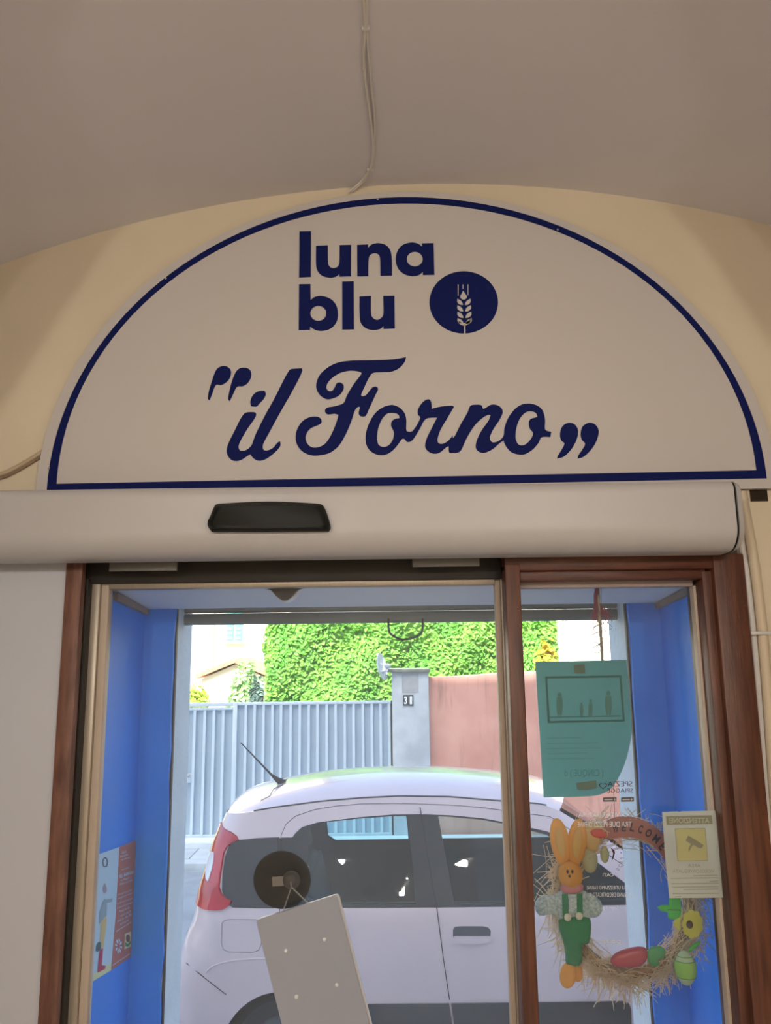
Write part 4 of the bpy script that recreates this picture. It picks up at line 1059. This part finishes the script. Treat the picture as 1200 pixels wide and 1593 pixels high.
# --- teal sheet on the fixed window
M_paper = mat('teal_paper', rgb(152, 204, 202), .8, var=.05, vscale=4, trans=.7)
po = tag(empty('paper_notice', at(905, 1240, YO)), 'teal paper notice taped to the fixed window', 'notice')
ol_ = smooth_loop([(833, 1029.5), (975, 1026.5), (981, 1095), (983, 1135), (981, 1155), (974, 1183), (965, 1205), (955, 1222), (944, 1232), (928, 1237.5), (900, 1239.5), (846, 1240.5)], 50, 4)
def bent(x, y, dy=0):
    t = max(0, (x - 900) / 90 + (y - 1150) / 90 - .55)       # the lower right corner lifts off the pane
    return YO + .0012 + .02 * t * t + dy
v2 = [Vector((x, y)) for x, y in resample(ol_, 6)]; n = len(v2); ed = [(i, (i + 1) % n) for i in range(n)]
gx = [Vector((840 + i * 12, 1036 + j * 12)) for i in range(12) for j in range(17) if inside((840 + i * 12, 1036 + j * 12), [tuple(q) for q in v2])]
r_ = delaunay_2d_cdt(v2 + gx, ed, [], 0, 1e-5)
tri = [tuple(t) for t in r_[2] if inside(tuple(sum((r_[0][i] for i in t), Vector((0, 0))) / 3), [tuple(q) for q in v2])]
n = len(r_[0]); v = [at(p.x, p.y, bent(p.x, p.y)) for p in r_[0]] + [at(p.x, p.y, bent(p.x, p.y)) + Vector((0, .0006, 0)) for p in r_[0]]
f = tri + [tuple(i + n for i in reversed(t)) for t in tri]
sheet = mk('sheet', v, f, M_paper, po)
M_prt = mat('faint_print', rgb(120, 172, 168), .85, trans=.6); M_prt2 = mat('fainter_print', rgb(132, 186, 182), .85, trans=.5)
def frame_px(name, q, w, Y, mt, par):
    cx = sum(p[0] for p in q) / 4; cy = sum(p[1] for p in q) / 4
    qi = [(x + (w if x < cx else -w), y + (w if y < cy else -w)) for x, y in q]
    flat_px(name, [q, qi], Y, mt, par, .0003)
YPp = YO + .0010
frame_px('printed_frame', [(848.5, 1052.5), (967, 1050.5), (972.5, 1122.5), (852.5, 1125)], 3.2, YPp, M_prt, sheet)
flat_px('printed_line', [[(856, 1115), (966, 1113), (966, 1114.6), (856, 1116.6)]], YPp, M_prt, sheet, .0003)
def figure(x, y, s):
    flat_px('printed_figure', [ell_px(x, y - 15 * s, 3 * s, 3.6 * s, 12)], YPp, M_prt2, sheet, .0003)
    flat_px('printed_figure', [[(x - 4 * s, y - 11 * s), (x + 4 * s, y - 11 * s), (x + 5 * s, y + 2 * s), (x + 3 * s, y + 16 * s), (x + .5 * s, y + 16 * s), (x, y + 4 * s), (x - .5 * s, y + 16 * s), (x - 3 * s, y + 16 * s), (x - 5 * s, y + 2 * s)]], YPp, M_prt2, sheet, .0003)
figure(871, 1096, 1.05); figure(905, 1104, .6); figure(919, 1102, .75); figure(947, 1095, 1.1)
for k, (x0, x1) in enumerate(((850, 905), (852, 930), (850, 936), (853, 915), (850, 925))):
    flat_px('printed_line', [[(x0, 1148 + k * 8), (x1, 1147 + k * 8), (x1, 1148 + k * 8), (x0, 1149 + k * 8)]], YPp, M_prt2, sheet, .0003)
text_px('handwriting', '( CINQUE ) d', 879, 1197, 939, 1211, YPp - .0004, M_prt, sheet, True)
M_tape = mat('brown_tape', rgb(196, 204, 190), .6, trans=.75)
flat_px('tape', [[(893, 1034), (910, 1033), (911, 1047), (894, 1048)]], YPp - .0002, M_tape, po, .0003)
flat_px('tape', [[(897, 1218), (928, 1214), (929, 1226), (915, 1229), (898, 1228)]], YPp - .0002, M_tape, po, .0003)

# --- printing on the fixed window (read from the street)
M_ink = mat('dark_red_window_print', rgb(74, 48, 58), .6); M_vin = mat('white_vinyl', rgb(245, 245, 245), .6, trans=.4); M_badge = mat('grey_badge', rgb(92, 88, 92), .6)
YV = YI - .0004
d_ = tag(empty('window_decal', at(950, 1230, YI)), 'small dark red beach town lettering with a heart on the window', 'decal', None)
text_px('lettering', 'SPEZIA', 945.5, 1215.5, 984, 1223.5, YV, M_ink, d_, True, skew=0)
text_px('lettering', 'SPIAGGE', 945, 1226.5, 985, 1233, YV, M_ink, d_, True)
hp = []
for i in range(36):
    t = 2 * math.pi * i / 36; hp.append((938.5 + 6.2 * math.sin(t) ** 3, 1222.5 - (5.6 * (13 * math.cos(t) - 5 * math.cos(2*t) - 2 * math.cos(3*t) - math.cos(4*t)) / 16) ))
hi = [(938.5 + (x - 938.5) * .76, 1222.3 + (y - 1222.3) * .76) for x, y in hp]
flat_px('heart', [hp, hi], YV, M_ink, d_, .0002)
for x0, x1 in ((938.5, 959.5), (966.5, 986.5)):
    bd = flat_px('badge', [[(x0, 1240.5), (x1, 1240), (x1, 1246.8), (x0, 1247.2)]], YV, M_badge, d_, .0002)
    flat_px('badge_mark', [[(x1 - 4.5, 1241.5), (x1 - 1.2, 1243.5), (x1 - 4.5, 1245.8)] if x0 > 960 else ell_px(x1 - 3, 1243.6, 1.5, 1.9, 10)], YV - .0003, M_vin, bd, .0002)
    flat_px('badge_mark', [[(x0 + 2, 1243), (x1 - 6, 1242.7), (x1 - 6, 1244.6), (x0 + 2, 1244.9)]], YV - .0003, M_vin, bd, .0002)
d2 = tag(empty('window_lettering', at(940, 1345, YI)), 'white vinyl lettering on the fixed window over the wreath', 'lettering')
text_px('lettering', 'LA VITA È NATURA', 900, 1262.5, 976, 1270.5, YV, M_vin, d2, True)
text_px('lettering', 'TRA DUE PEZZI', 925, 1278, 983, 1286.5, YV, M_vin, d2, True)
text_px('lettering', 'DI PANE', 899, 1278.5, 921, 1286.5, YV, M_vin, d2, True)
text_px('lettering', 'CATI', 938, 1358.5, 955, 1363.5, YV, M_vin, d2, True, .02)
text_px('lettering', 'QUI UTILIZZIAMO FARINE', 913, 1378, 977, 1385, YV, M_vin, d2, True)
text_px('lettering', 'DI GRANO DECORTICATO A', 918, 1388.5, 984, 1395.5, YV, M_vin, d2, True)
text_px('lettering', 'Scopri di più', 935, 1409, 962, 1417, YV, M_vin, d2, True)
for k in range(4): flat_px('pictogram', [[(936.5 + k * 8, 1462), (942 + k * 8, 1462), (942 + k * 8, 1468), (936.5 + k * 8, 1468)], [(938 + k * 8, 1463.5), (940.5 + k * 8, 1463.5), (940.5 + k * 8, 1466.5), (938 + k * 8, 1466.5)]], YV, M_vin, d2, .0002)
d3 = tag(empty('window_stamp', at(942, 1330, YI)), 'round dark stamp lettering on the fixed window', 'decal')
def arc_text(s, cx, cy, r_, a0, da, h):
    for i, ch in enumerate(s):
        if ch == ' ': continue
        vv, ff = text_geo(ch); a = R(a0 + da * i)
        wd = h * .62
        Pp = []
        for u, w in vv:
            lx = (.5 - u) * wd; ly = (w - .5) * h           # mirrored letters, tops pointing outward
            rr2 = r_ + ly; Pp.append(at(cx + rr2 * math.cos(a) - lx * -math.sin(a) * -1, cy + rr2 * math.sin(a) + lx * math.cos(a) * -1 * -1, YV))
        mk('lettering', Pp, ff, M_ink, d3)
arc_text('CHIUSE', 938, 1334, 29, -37, -12, 5)
arc_text('DECO', 938, 1334, 30, 2, 12, 5)
flat_px('dot', [ell_px(966.5, 1326.5, .9, .9, 8)], YV, M_ink, d3, .0002)
flat_px('flourish', [smooth_loop([(950, 1318), (956, 1323), (957, 1327), (955, 1334), (952, 1340), (953, 1333), (954, 1327)], 80, 3)], YV, M_ink, d3, .0002)

# --- camera warning sticker
M_stk = mat('pale_sticker_back', rgb(232, 236, 228), .6, trans=.5); M_stb = mat('olive_grey_print', rgb(192, 192, 166), .6, trans=.45)
M_sty = mat('pale_yellow_print', rgb(236, 234, 186), .6, trans=.5)
YK = YG - .0365
S = lambda l: [(1030 + x / 10.62, 1255 + y / 10.62) for x, y in l]
wk = tag(empty('warning_sticker', at(1078, 1397, YK)), 'pale camera warning sticker at the right edge of the fixed window', 'sticker')
sh_ = flat_px('sheet', [S([(5, 85), (260, 78), (290, 86), (320, 76), (880, 65), (900, 200), (990, 900), (1030, 1500), (125, 1510), (60, 900)])], YK, M_stk, wk, .0005)
bn = flat_px('banner', [S([(68, 155), (825, 142), (838, 285), (80, 300)])], YK - .0007, M_stb, wk, .0003)
text_px('lettering', 'ATTENZIONE!', 1041, 1272, 1104, 1280.5, YK - .0012, M_stk, bn, True, .02)
pic = flat_px('pictogram_field', [S([(218, 362), (718, 352), (760, 890), (262, 900)])], YK - .0007, M_sty, wk, .0003)
frame_px('pictogram_border', S([(216, 360), (720, 350), (762, 892), (260, 902)]), .6, YK - .0010, M_stb, wk)
flat_px('camera_pictogram', [S([(440, 475), (690, 635), (668, 672), (640, 690), (590, 672), (520, 630), (470, 700), (460, 735), (440, 735), (445, 690), (480, 615), (395, 560)])], YK - .0011, M_stb, pic, .0003)
text_px('lettering', 'AREA', 1071, 1344, 1090, 1349, YK - .0008, M_stb, wk, True)
text_px('lettering', 'VIDEOSORVEGLIATA', 1047, 1352.5, 1112, 1358, YK - .0008, M_stb, wk, True)
for y, a, b_ in ((1130, 520, 920), (1172, 150, 930), (1225, 790, 930), (1262, 160, 940), (1318, 170, 935), (1358, 360, 935), (1430, 180, 945), (1480, 210, 320)):
    flat_px('printed_line', [S([(a, y + 6), (b_, y - 4), (b_, y + 6), (a, y + 16)])], YK - .0008, M_stb, wk, .0003)

# --- poster on the left blue reveal
pw = tag(empty('reveal_poster', (XL, 2.0, at(150, 1500, 1.95).z)), 'illustrated poster with a red brown text column on the left blue reveal', 'poster')
def on_cheek(px, py):
    d = F0 * FPX + CR * (px - 600.0) + CU * (796.5 - py); t = (XL + .0015 - EYE.x) / d.x
    return EYE + d * t
def cheek(name, loops, mt, par, lift=0.0, th=.0004):
    v, f = prism3([[on_cheek(x, y) + Vector((lift, 0, 0)) for x, y in l] for l in loops], (th, 0, 0))
    return mk(name, v, f, mt, par)
Z = lambda l: [(120 + x / 6.637, 1300 + y / 6.637) for x, y in l]
M_pw = mat('poster_pale_blue', rgb(196, 224, 244), .5, var=.05, vscale=6); M_prd = mat('poster_red_brown', rgb(186, 104, 86), .5, var=.05)
ps = cheek('sheet', [Z([(200, 200), (434, 118), (600, 50), (600, 560), (548, 1248), (350, 1390), (136, 1520)])], M_pw, pw)
cheek('red_column', [Z([(434, 118), (602, 50), (598, 600), (552, 1250), (348, 1390), (398, 800)])], M_prd, ps, .0005)
def cheek_text(s, q, mt, par, bold=0.0):
    vv, ff = text_geo(s, bold); q = Z(q)          # q: bottom-left, bottom-right, top-right, top-left
    Pp = []
    for u, w in vv:
        a = Vector(q[0]).lerp(Vector(q[1]), u); b_ = Vector(q[3]).lerp(Vector(q[2]), u); c_ = a.lerp(b_, w)
        Pp.append(on_cheek(c_.x, c_.y) + Vector((.0012, 0, 0)))
    mk('lettering', Pp, ff, mt, par)
def tl_(s, x0, x1, y0, y1, h): cheek_text(s, [(x0, y0 + h), (x1, y1 + h), (x1, y1), (x0, y0)], M_pw, ps)
tl_('Villa di', 452, 502, 165, 148, 28); tl_('Marigola', 440, 520, 205, 180, 30); tl_('via aperta', 448, 538, 240, 212, 26)
tl_('organizzazione', 452, 540, 348, 318, 16)
cheek_text('VILLA MARIGOLA', [(425, 442), (578, 388), (578, 358), (425, 408)], M_pw, ps, .03)
tl_('Via Biaggini, 1', 442, 552, 452, 415, 28); tl_('19032 Lerici (SP)', 435, 565, 495, 448, 26)
for k, (a, b_, y0, y1) in enumerate(((420, 562, 600, 545), (415, 568, 640, 580), (408, 568, 690, 635), (405, 570, 738, 675))): tl_('Sono aperte le iscrizioni'[k:], a, b_, y0, y1, 26)
for k, (a, b_, y0, y1) in enumerate(((430, 540, 770, 725), (442, 545, 815, 768), (410, 558, 870, 800), (440, 530, 900, 855))): tl_('Presso la villa Marigola'[k:k + 16], a, b_, y0, y1, 26)
cheek('rule', [Z([(398, 988), (555, 888), (555, 893), (398, 993)])], M_pw, ps, .001); cheek('rule', [Z([(360, 1338), (540, 1216), (540, 1221), (360, 1343)])], M_pw, ps, .001)
cheek('emblem', [Z([(488, 1015), (550, 990), (545, 1145), (484, 1175)])], mat('poster_cream', rgb(232, 220, 170), .5), ps, .001)
cheek('emblem_mark', [Z(ell_px(518, 1060, 20, 40, 16))], mat('poster_brown', rgb(120, 60, 36), .5), ps, .0016)
cheek('emblem_mark', [Z([(490, 1100), (515, 1120), (545, 1080), (540, 1120), (515, 1150), (494, 1140)])], mat('poster_green', rgb(60, 140, 70), .5), ps, .0018)
for k in range(8):
    a = math.pi * k / 4 + .2; c0 = (424, 1140); d1_ = (math.cos(a), math.sin(a) * 2.0); pe = (-math.sin(a), math.cos(a) * 2.0)
    cheek('emblem_ray', [Z([(c0[0] + 12 * d1_[0], c0[1] + 12 * d1_[1]), (c0[0] + 30 * d1_[0] + 8 * pe[0], c0[1] + 30 * d1_[1] + 8 * pe[1]), (c0[0] + 38 * d1_[0], c0[1] + 42 * d1_[1]), (c0[0] + 30 * d1_[0] - 8 * pe[0], c0[1] + 30 * d1_[1] - 8 * pe[1])])], M_pw, ps, .001)
M_pd = mat('poster_dark', rgb(60, 62, 84), .5)
cheek('emblem_ring', [Z(ell_px(286, 275, 27, 52, 24)), Z(ell_px(286, 275, 20, 42, 24))], M_pd, ps, .001)
cheek('drawn_coat', [Z([(255, 690), (280, 655), (300, 660), (358, 645), (358, 682), (304, 695), (300, 830), (270, 850), (222, 915), (225, 800)])], mat('poster_grey', rgb(150, 176, 190), .5), ps, .001)
cheek('drawn_hair', [Z([(262, 530), (280, 490), (296, 520), (304, 570), (282, 600), (262, 570)])], mat('poster_pinkgrey', rgb(170, 160, 180), .5), ps, .001)
cheek('drawn_apron', [Z([(240, 860), (298, 840), (300, 900), (280, 1060), (265, 1160), (225, 1175), (238, 1000)])], mat('poster_ochre', rgb(216, 192, 130), .5), ps, .0008)
cheek('drawn_can', [Z([(192, 1130), (215, 1095), (240, 1105), (238, 1170), (205, 1200), (188, 1190)])], mat('poster_teal', rgb(30, 100, 104), .5), ps, .0014)
cheek('drawn_boot', [Z([(228, 1180), (262, 1160), (248, 1335), (290, 1345), (280, 1378), (205, 1415)])], mat('poster_crimson', rgb(180, 24, 84), .5), ps, .0014)
cheek('drawn_ground', [Z([(150, 1440), (345, 1310), (348, 1385), (138, 1518)])], mat('poster_lime', rgb(214, 222, 168), .5), ps, .0008)

# --- wreath hung outside the fixed window
YWR = 1.955
wr = tag(empty('easter_wreath', at(970, 1500, YWR)), 'straw easter wreath with a toy bunny and welcome plaque behind the fixed window', 'wreath')
wc = at(975, 1400, YWR); kp = (at(976, 1400, YWR) - wc).length
rxw, rzw = 97 * kp, 103 * kp
M_straw = mat('raffia_straw', rgb(250, 236, 208), .8, c2=rgb(226, 198, 156), vscale=30, trans=.5)
ringp = [wc + Vector((rxw * math.cos(t), 0, rzw * math.sin(t))) for t in [2 * math.pi * i / 48 for i in range(49)]]
tube('ring_core', ringp, .013, mat('straw_core', rgb(176, 146, 106), .9, c2=rgb(130, 100, 70), vscale=50), wr, 8)
rd = random.Random(21); gs = []
for i in range(2600):
    t = rd.uniform(0, 2 * math.pi); o_ = rd.gauss(.002, .015); oy = rd.gauss(0, .011)
    if .55 < t < 1.9 and rd.random() < .55: continue
    p = wc + Vector(((rxw + o_) * math.cos(t), oy, (rzw + o_) * math.sin(t)))
    tan = Vector((-math.sin(t), 0, math.cos(t))) * rd.choice((-1, 1)); out = Vector((math.cos(t), 0, math.sin(t)))
    fl = rd.random()
    if fl < .70: d = tan + out * rd.uniform(-.25, .45) + Vector((0, rd.uniform(-.2, .2), 0)); L = rd.uniform(.025, .075)
    else: d = out * rd.uniform(.3, 1.0) + tan * rd.uniform(-.2, .9) + Vector((0, rd.uniform(-.5, .5), -.35)); L = rd.uniform(.025, .06)
    d.normalize(); bend = Vector((rd.uniform(-1, 1), rd.uniform(-1, 1), rd.uniform(-1.2, .6))) * L * .35
    pp = [p + d * L * s_ + bend * s_ * s_ for s_ in (0, .33, .67, 1)]
    if max(q_.x for q_ in pp) > XR - .006: continue
    gs.append(tube_geo(pp, [rd.uniform(.0006, .0011)] * 4, 3, False))
for i in range(26):                                       # loose curls of raffia
    t = rd.uniform(2.3, 6.6); p = wc + Vector((rxw * math.cos(t), rd.gauss(0, .008), rzw * math.sin(t))); out = Vector((math.cos(t), 0, math.sin(t)))
    pts = [p]; d = (out + Vector((rd.uniform(-.5, .5), 0, -.5))).normalized()
    for s_ in range(7):
        d = (d + Vector((rd.uniform(-.6, .6), rd.uniform(-.3, .3), rd.uniform(-.6, .4)))).normalized(); pts.append(pts[-1] + d * .0085)
    if max(q_.x for q_ in pts) < XR - .008: gs.append(tube_geo(spline(pts, 2), .0007, 3, False))
v, f = join_geo(gs); so = mk('straw', v, f, M_straw, wr); so['kind'] = 'stuff'
# plaque
pq = smooth_loop([(938, 1286), (946, 1276), (965, 1270), (985, 1271), (1003, 1277), (1022, 1288), (1038, 1304), (1046, 1322), (1047, 1345), (1036, 1340), (1026, 1325), (1010, 1311), (990, 1303), (968, 1302), (945, 1304), (937, 1300)], 70, 3)
YQ = YWR - .03
plq = flat_px('welcome_plaque', [pq], YQ, mat('terracotta_wood', rgb(196, 118, 92), .7, var=.08, trans=.2), wr, .006)
for ch, x, y, r_ in (('W', 958, 1289, -4), ('E', 971, 1287, 4), ('L', 984.5, 1287, 14), ('C', 997, 1290, 18), ('O', 1009.5, 1296, 26), ('M', 1021.5, 1305, 36), ('E', 1031, 1317, 48)):
    vv, ff = text_geo(ch, .03); a = R(r_); Pp = []
    for u, w in vv:
        lx, ly = (u - .5) * (9.5 if ch in 'WMO' else 7), (.5 - w) * 13
        Pp.append(at(x + lx * math.cos(a) - ly * math.sin(a), y + lx * math.sin(a) + ly * math.cos(a), YQ - .0065))
    mk('lettering', Pp, ff, mat('black_paint', rgb(30, 22, 20), .7), plq)
# bunny
YR = YWR - .035
M_bun = mat('orange_felt', rgb(252, 198, 96), .95, var=.08, vscale=40, trans=.55); M_shirt = mat('speckled_white_cotton', rgb(212, 222, 216), .9, c2=rgb(150, 170, 172), vscale=160)
M_grn = mat('green_felt', rgb(40, 140, 86), .9, var=.12, vscale=30, trans=.1); M_pink = mat('pink_ribbon', rgb(226, 150, 150), .7, trans=.3); M_brn = mat('dark_stitching', rgb(70, 40, 24), .8)
torso_pts = [(868, 1388), (890, 1382), (912, 1387), (917, 1400), (921, 1428), (868, 1430), (864, 1405)]
def puffy(name, outline, Y, depth, mt, par, sharp=75):
    """cushion-like body with the given outline, thick in the middle"""
    ol = [Vector(p) for p in smooth_loop(outline, sharp, 3)]; c_ = sum(ol, Vector((0, 0))) / len(ol); v = []; f = []; n = len(ol)
    for s_, dz in ((1, 0), (.93, .45), (.75, .78), (.45, .95), (.15, 1)):
        v += [at(*(c_ + (p - c_) * s_), Y) + Vector((0, -depth * dz, 0)) for p in ol]
    k = len(v); v += [Vector((p.x, 2 * Y - p.y, p.z)) for p in v]
    for o2 in (0, k):
        for j in range(4):
            for i in range(n): f.append(tuple(o2 + q for q in (j*n+i, j*n+(i+1) % n, (j+1)*n+(i+1) % n, (j+1)*n+i)))
        f.append(tuple(o2 + 4*n + i for i in range(n)))
    return mk(name, v, f, mt, par, True, 80)
bun = puffy('toy_bunny', torso_pts, YR, .016, M_shirt, wr)
puffy('sleeve', [(870, 1390), (850, 1392), (836, 1398), (832, 1412), (840, 1424), (858, 1422), (872, 1425)], YR - .002, .012, M_shirt, bun)
puffy('sleeve', [(912, 1388), (924, 1392), (936, 1404), (937, 1416), (928, 1427), (914, 1426)], YR - .002, .012, M_shirt, bun)
puffy('trousers', [(871, 1430), (880, 1424), (905, 1422), (918, 1428), (920, 1445), (917, 1466), (906, 1470), (906, 1495), (900, 1503), (882, 1500), (880, 1485), (876, 1462), (870, 1445)], YR - .004, .016, M_grn, bun)
flat_px('strap', [[(875, 1391), (883, 1391), (884, 1428), (876, 1428)]], YR - .019, M_grn, bun, .003)
flat_px('strap', [[(898, 1390), (906, 1390), (907, 1426), (898, 1426)]], YR - .019, M_grn, bun, .003)
flat_px('shirt_front', [[(884, 1391), (897, 1391), (898, 1420), (885, 1420)]], YR - .0165, M_shirt, bun, .003)
for x, y in ((883.5, 1427), (901.5, 1425)):
    bt_ = px_ell('button', x, y, 5.8, 5.8, YR - .024, mat('cream_button', rgb(220, 216, 190), .4), bun, .35)
px_ell('foot', 884, 1517, 13, 19, YR - .002, M_bun, bun, .8, rot=14); px_ell('foot', 897, 1511, 10, 15, YR + .006, M_bun, bun, .8, rot=-10)
hd_ = px_ell('head', 888, 1361, 19, 20, YR - .010, M_bun, bun, .85)
for cx, cy, rx, ry, ro in ((871.5, 1309, 15, 35, 7), (898, 1310, 15, 35, -9)):
    px_ell('ear', cx, cy, rx, ry, YR - .006, M_bun, bun, .45, rot=-ro)
    px_ell('inner_ear', cx + .5, cy + 1, rx * .5, ry * .66, YR - .0165, mat('pale_orange_felt', rgb(240, 200, 110), .9, trans=.3), bun, .3, rot=-ro)
for x in (883.3, 890.8): px_ell('eye', x, 1356, 2.0, 2.9, YR - .0345, M_brn, bun, .5)
px_ell('nose', 886.5, 1363, 2.2, 2.0, YR - .0360, M_brn, bun, .6)
puffy('bow', [(872, 1380), (880, 1374), (890, 1377), (901, 1373), (908, 1378), (906, 1386), (896, 1390), (884, 1390), (876, 1388)], YR - .017, .008, M_pink, bun)
# ornaments
puffy('chick_ornament', [(903, 1290), (918, 1281), (938, 1284), (948, 1293), (946, 1302), (934, 1310), (930, 1325), (916, 1322), (908, 1306)], YR + .004, .009, mat('yellow_felt', rgb(240, 204, 132), .9, trans=.35), wr)
px_ell('red_patch', 932, 1296.5, 13, 7, YR - .006, mat('red_felt', rgb(222, 84, 54), .9), wr, .4, rot=8)
px_ell('pale_egg', 917.5, 1338, 13, 19, YR + .012, mat('pale_green_egg', rgb(206, 204, 160), .6, trans=.3), wr, .7)
px_ell('pale_egg', 941, 1329, 7, 13, YR + .012, mat('pale_green_egg', rgb(206, 204, 160), .6), wr, .5)
M_lime = mat('bright_green_foam', rgb(70, 214, 62), .7, trans=.4); M_ylw = mat('yellow_foam', rgb(226, 224, 70), .7, trans=.4)
T = lambda l: [(960 + x / 7.48, 1380 + y / 7.48) for x, y in l]
puffy('green_leaf', T([(470, 235), (520, 210), (610, 210), (610, 130), (740, 130), (750, 250), (740, 340), (670, 375), (600, 360), (590, 295), (520, 280)]), YR - .002, .004, M_lime, wr)
flat_px('leaf_vein', [T([(590, 258), (735, 262), (735, 272), (590, 266)])], YR - .0065, M_brn, wr, .0005)
puffy('yellow_leaf', T([(670, 400), (720, 340), (745, 320), (740, 420), (735, 505), (690, 480)]), YR + .002, .004, M_ylw, wr)
fl_ = []
for i in range(64):
    a = 2 * math.pi * i / 64; rr2 = 1 + .13 * abs(math.sin(4.5 * a)); fl_.append((875 + 112 * rr2 * math.cos(a) * .98, 425 + 150 * rr2 * math.sin(a)))
fw_ = flat_px('yellow_flower', [T(fl_)], YR - .006, mat('yellow_petals', rgb(236, 228, 96), .7, trans=.4), wr, .004)
px_ell('flower_centre', 960 + 848 / 7.48, 1380 + 437 / 7.48, 5.3, 6, YR - .0105, M_brn, fw_, .5)
eg = px_ell('striped_egg', 960 + 800 / 7.48, 1380 + 940 / 7.48, 16, 25, YR, mat('white_green_egg', rgb(206, 226, 176), .5, trans=.25), wr, .85)
ec = at(960 + 800 / 7.48, 1380 + 940 / 7.48, YR)
for (z0, z1, mt_) in ((-.46, .42, mat('egg_lime_band', rgb(150, 206, 84), .5)), (-.48, -.44, M_grn), (.42, .46, M_grn), (.68, .71, M_grn)):
    v = []; f = []; n = 24; axx, ayy, azz = 16 * kp * 1.02, 16 * kp * .85 * 1.03, 25 * kp
    for j in range(5):
        w_ = z0 + (z1 - z0) * j / 4; q_ = math.sqrt(1 - w_ * w_)
        for k in range(n): a = 2 * math.pi * k / n; v.append(ec + Vector((axx * q_ * math.cos(a) * 1.005, ayy * q_ * math.sin(a) * 1.005, azz * w_)))
    for j in range(4):
        for k in range(n): f.append((j*n+k, j*n+(k+1) % n, (j+1)*n+(k+1) % n, (j+1)*n+k))
    mk('egg_band', v, f, mt_, eg, True)
puffy('egg_leaf', T([(830, 740), (880, 670), (960, 625), (975, 650), (910, 710), (850, 755)]), YR + .002, .003, M_lime, wr)
puffy('red_tulip', [(950, 1493), (958, 1483), (975, 1476), (995, 1472.5), (1005, 1475), (1008, 1486), (1004, 1497), (990, 1504), (970, 1505), (955, 1502)], YR - .004, .012, mat('red_plastic_tulip', rgb(204, 66, 72), .25, trans=.2), wr)
puffy('tulip_leaf', [(1008, 1480), (1014, 1473), (1028, 1472), (1036, 1480), (1032, 1490), (1022, 1492), (1026, 1502), (1016, 1503), (1008, 1494)], YR - .003, .008, mat('green_plastic', rgb(80, 178, 92), .35, trans=.3), wr)
# hanging string, tulle and cord
tube('string', spline([at(x, y, YWR - .01) for x, y in ((935, 905), (938, 1010), (950, 1130), (955, 1230), (957, 1275))]), .0007, M_brn, wr, 5)
YTU = 1.905
tl2 = tag(empty('tulle_bow', at(935, 1020, YTU)), 'thin pink tulle strips tied to a pale cord under the soffit', 'ribbon')
tube('cord', spline([at(x, y, YTU) for x, y in ((931, 915), (933, 960), (936, 1000), (937.5, 1030))]), .0035, mat('grey_cord', rgb(170, 160, 140), .8), tl2, 8)
M_tul = mat('pink_tulle', rgb(206, 110, 130), .8, trans=.5); rd = random.Random(5); gs = []
for i in range(46):
    x0 = 929 + rd.uniform(-3, 3); x1 = 931 + rd.uniform(-9, 22) ; y1 = rd.uniform(955, 972)
    gs.append(tube_geo(spline([at(x0, 915, YTU + rd.uniform(-.01, .01)), at(x0 + rd.uniform(-2, 2), 935, YTU), at(x1 + rd.uniform(-3, 3), 956, YTU + rd.uniform(-.012, .012)), at(x1, y1, YTU)], 3), .0007, 3, False))
v, f = join_geo(gs); to = mk('tulle_strips', v, f, M_tul, tl2); to['kind'] = 'stuff'
gs = []
for i in range(9):
    pts = [at(931 + rd.uniform(-2, 14), 968, YTU)]
    for k in range(5): pts.append(at(932 + rd.uniform(-14, 20), 978 + k * 10, YTU + rd.uniform(-.01, .01)))
    gs.append(tube_geo(spline(pts, 4), .0006, 3, False))
v, f = join_geo(gs); t2 = mk('loose_thread', v, f, mat('dark_pink_thread', rgb(120, 66, 74), .8), tl2); t2['kind'] = 'stuff'
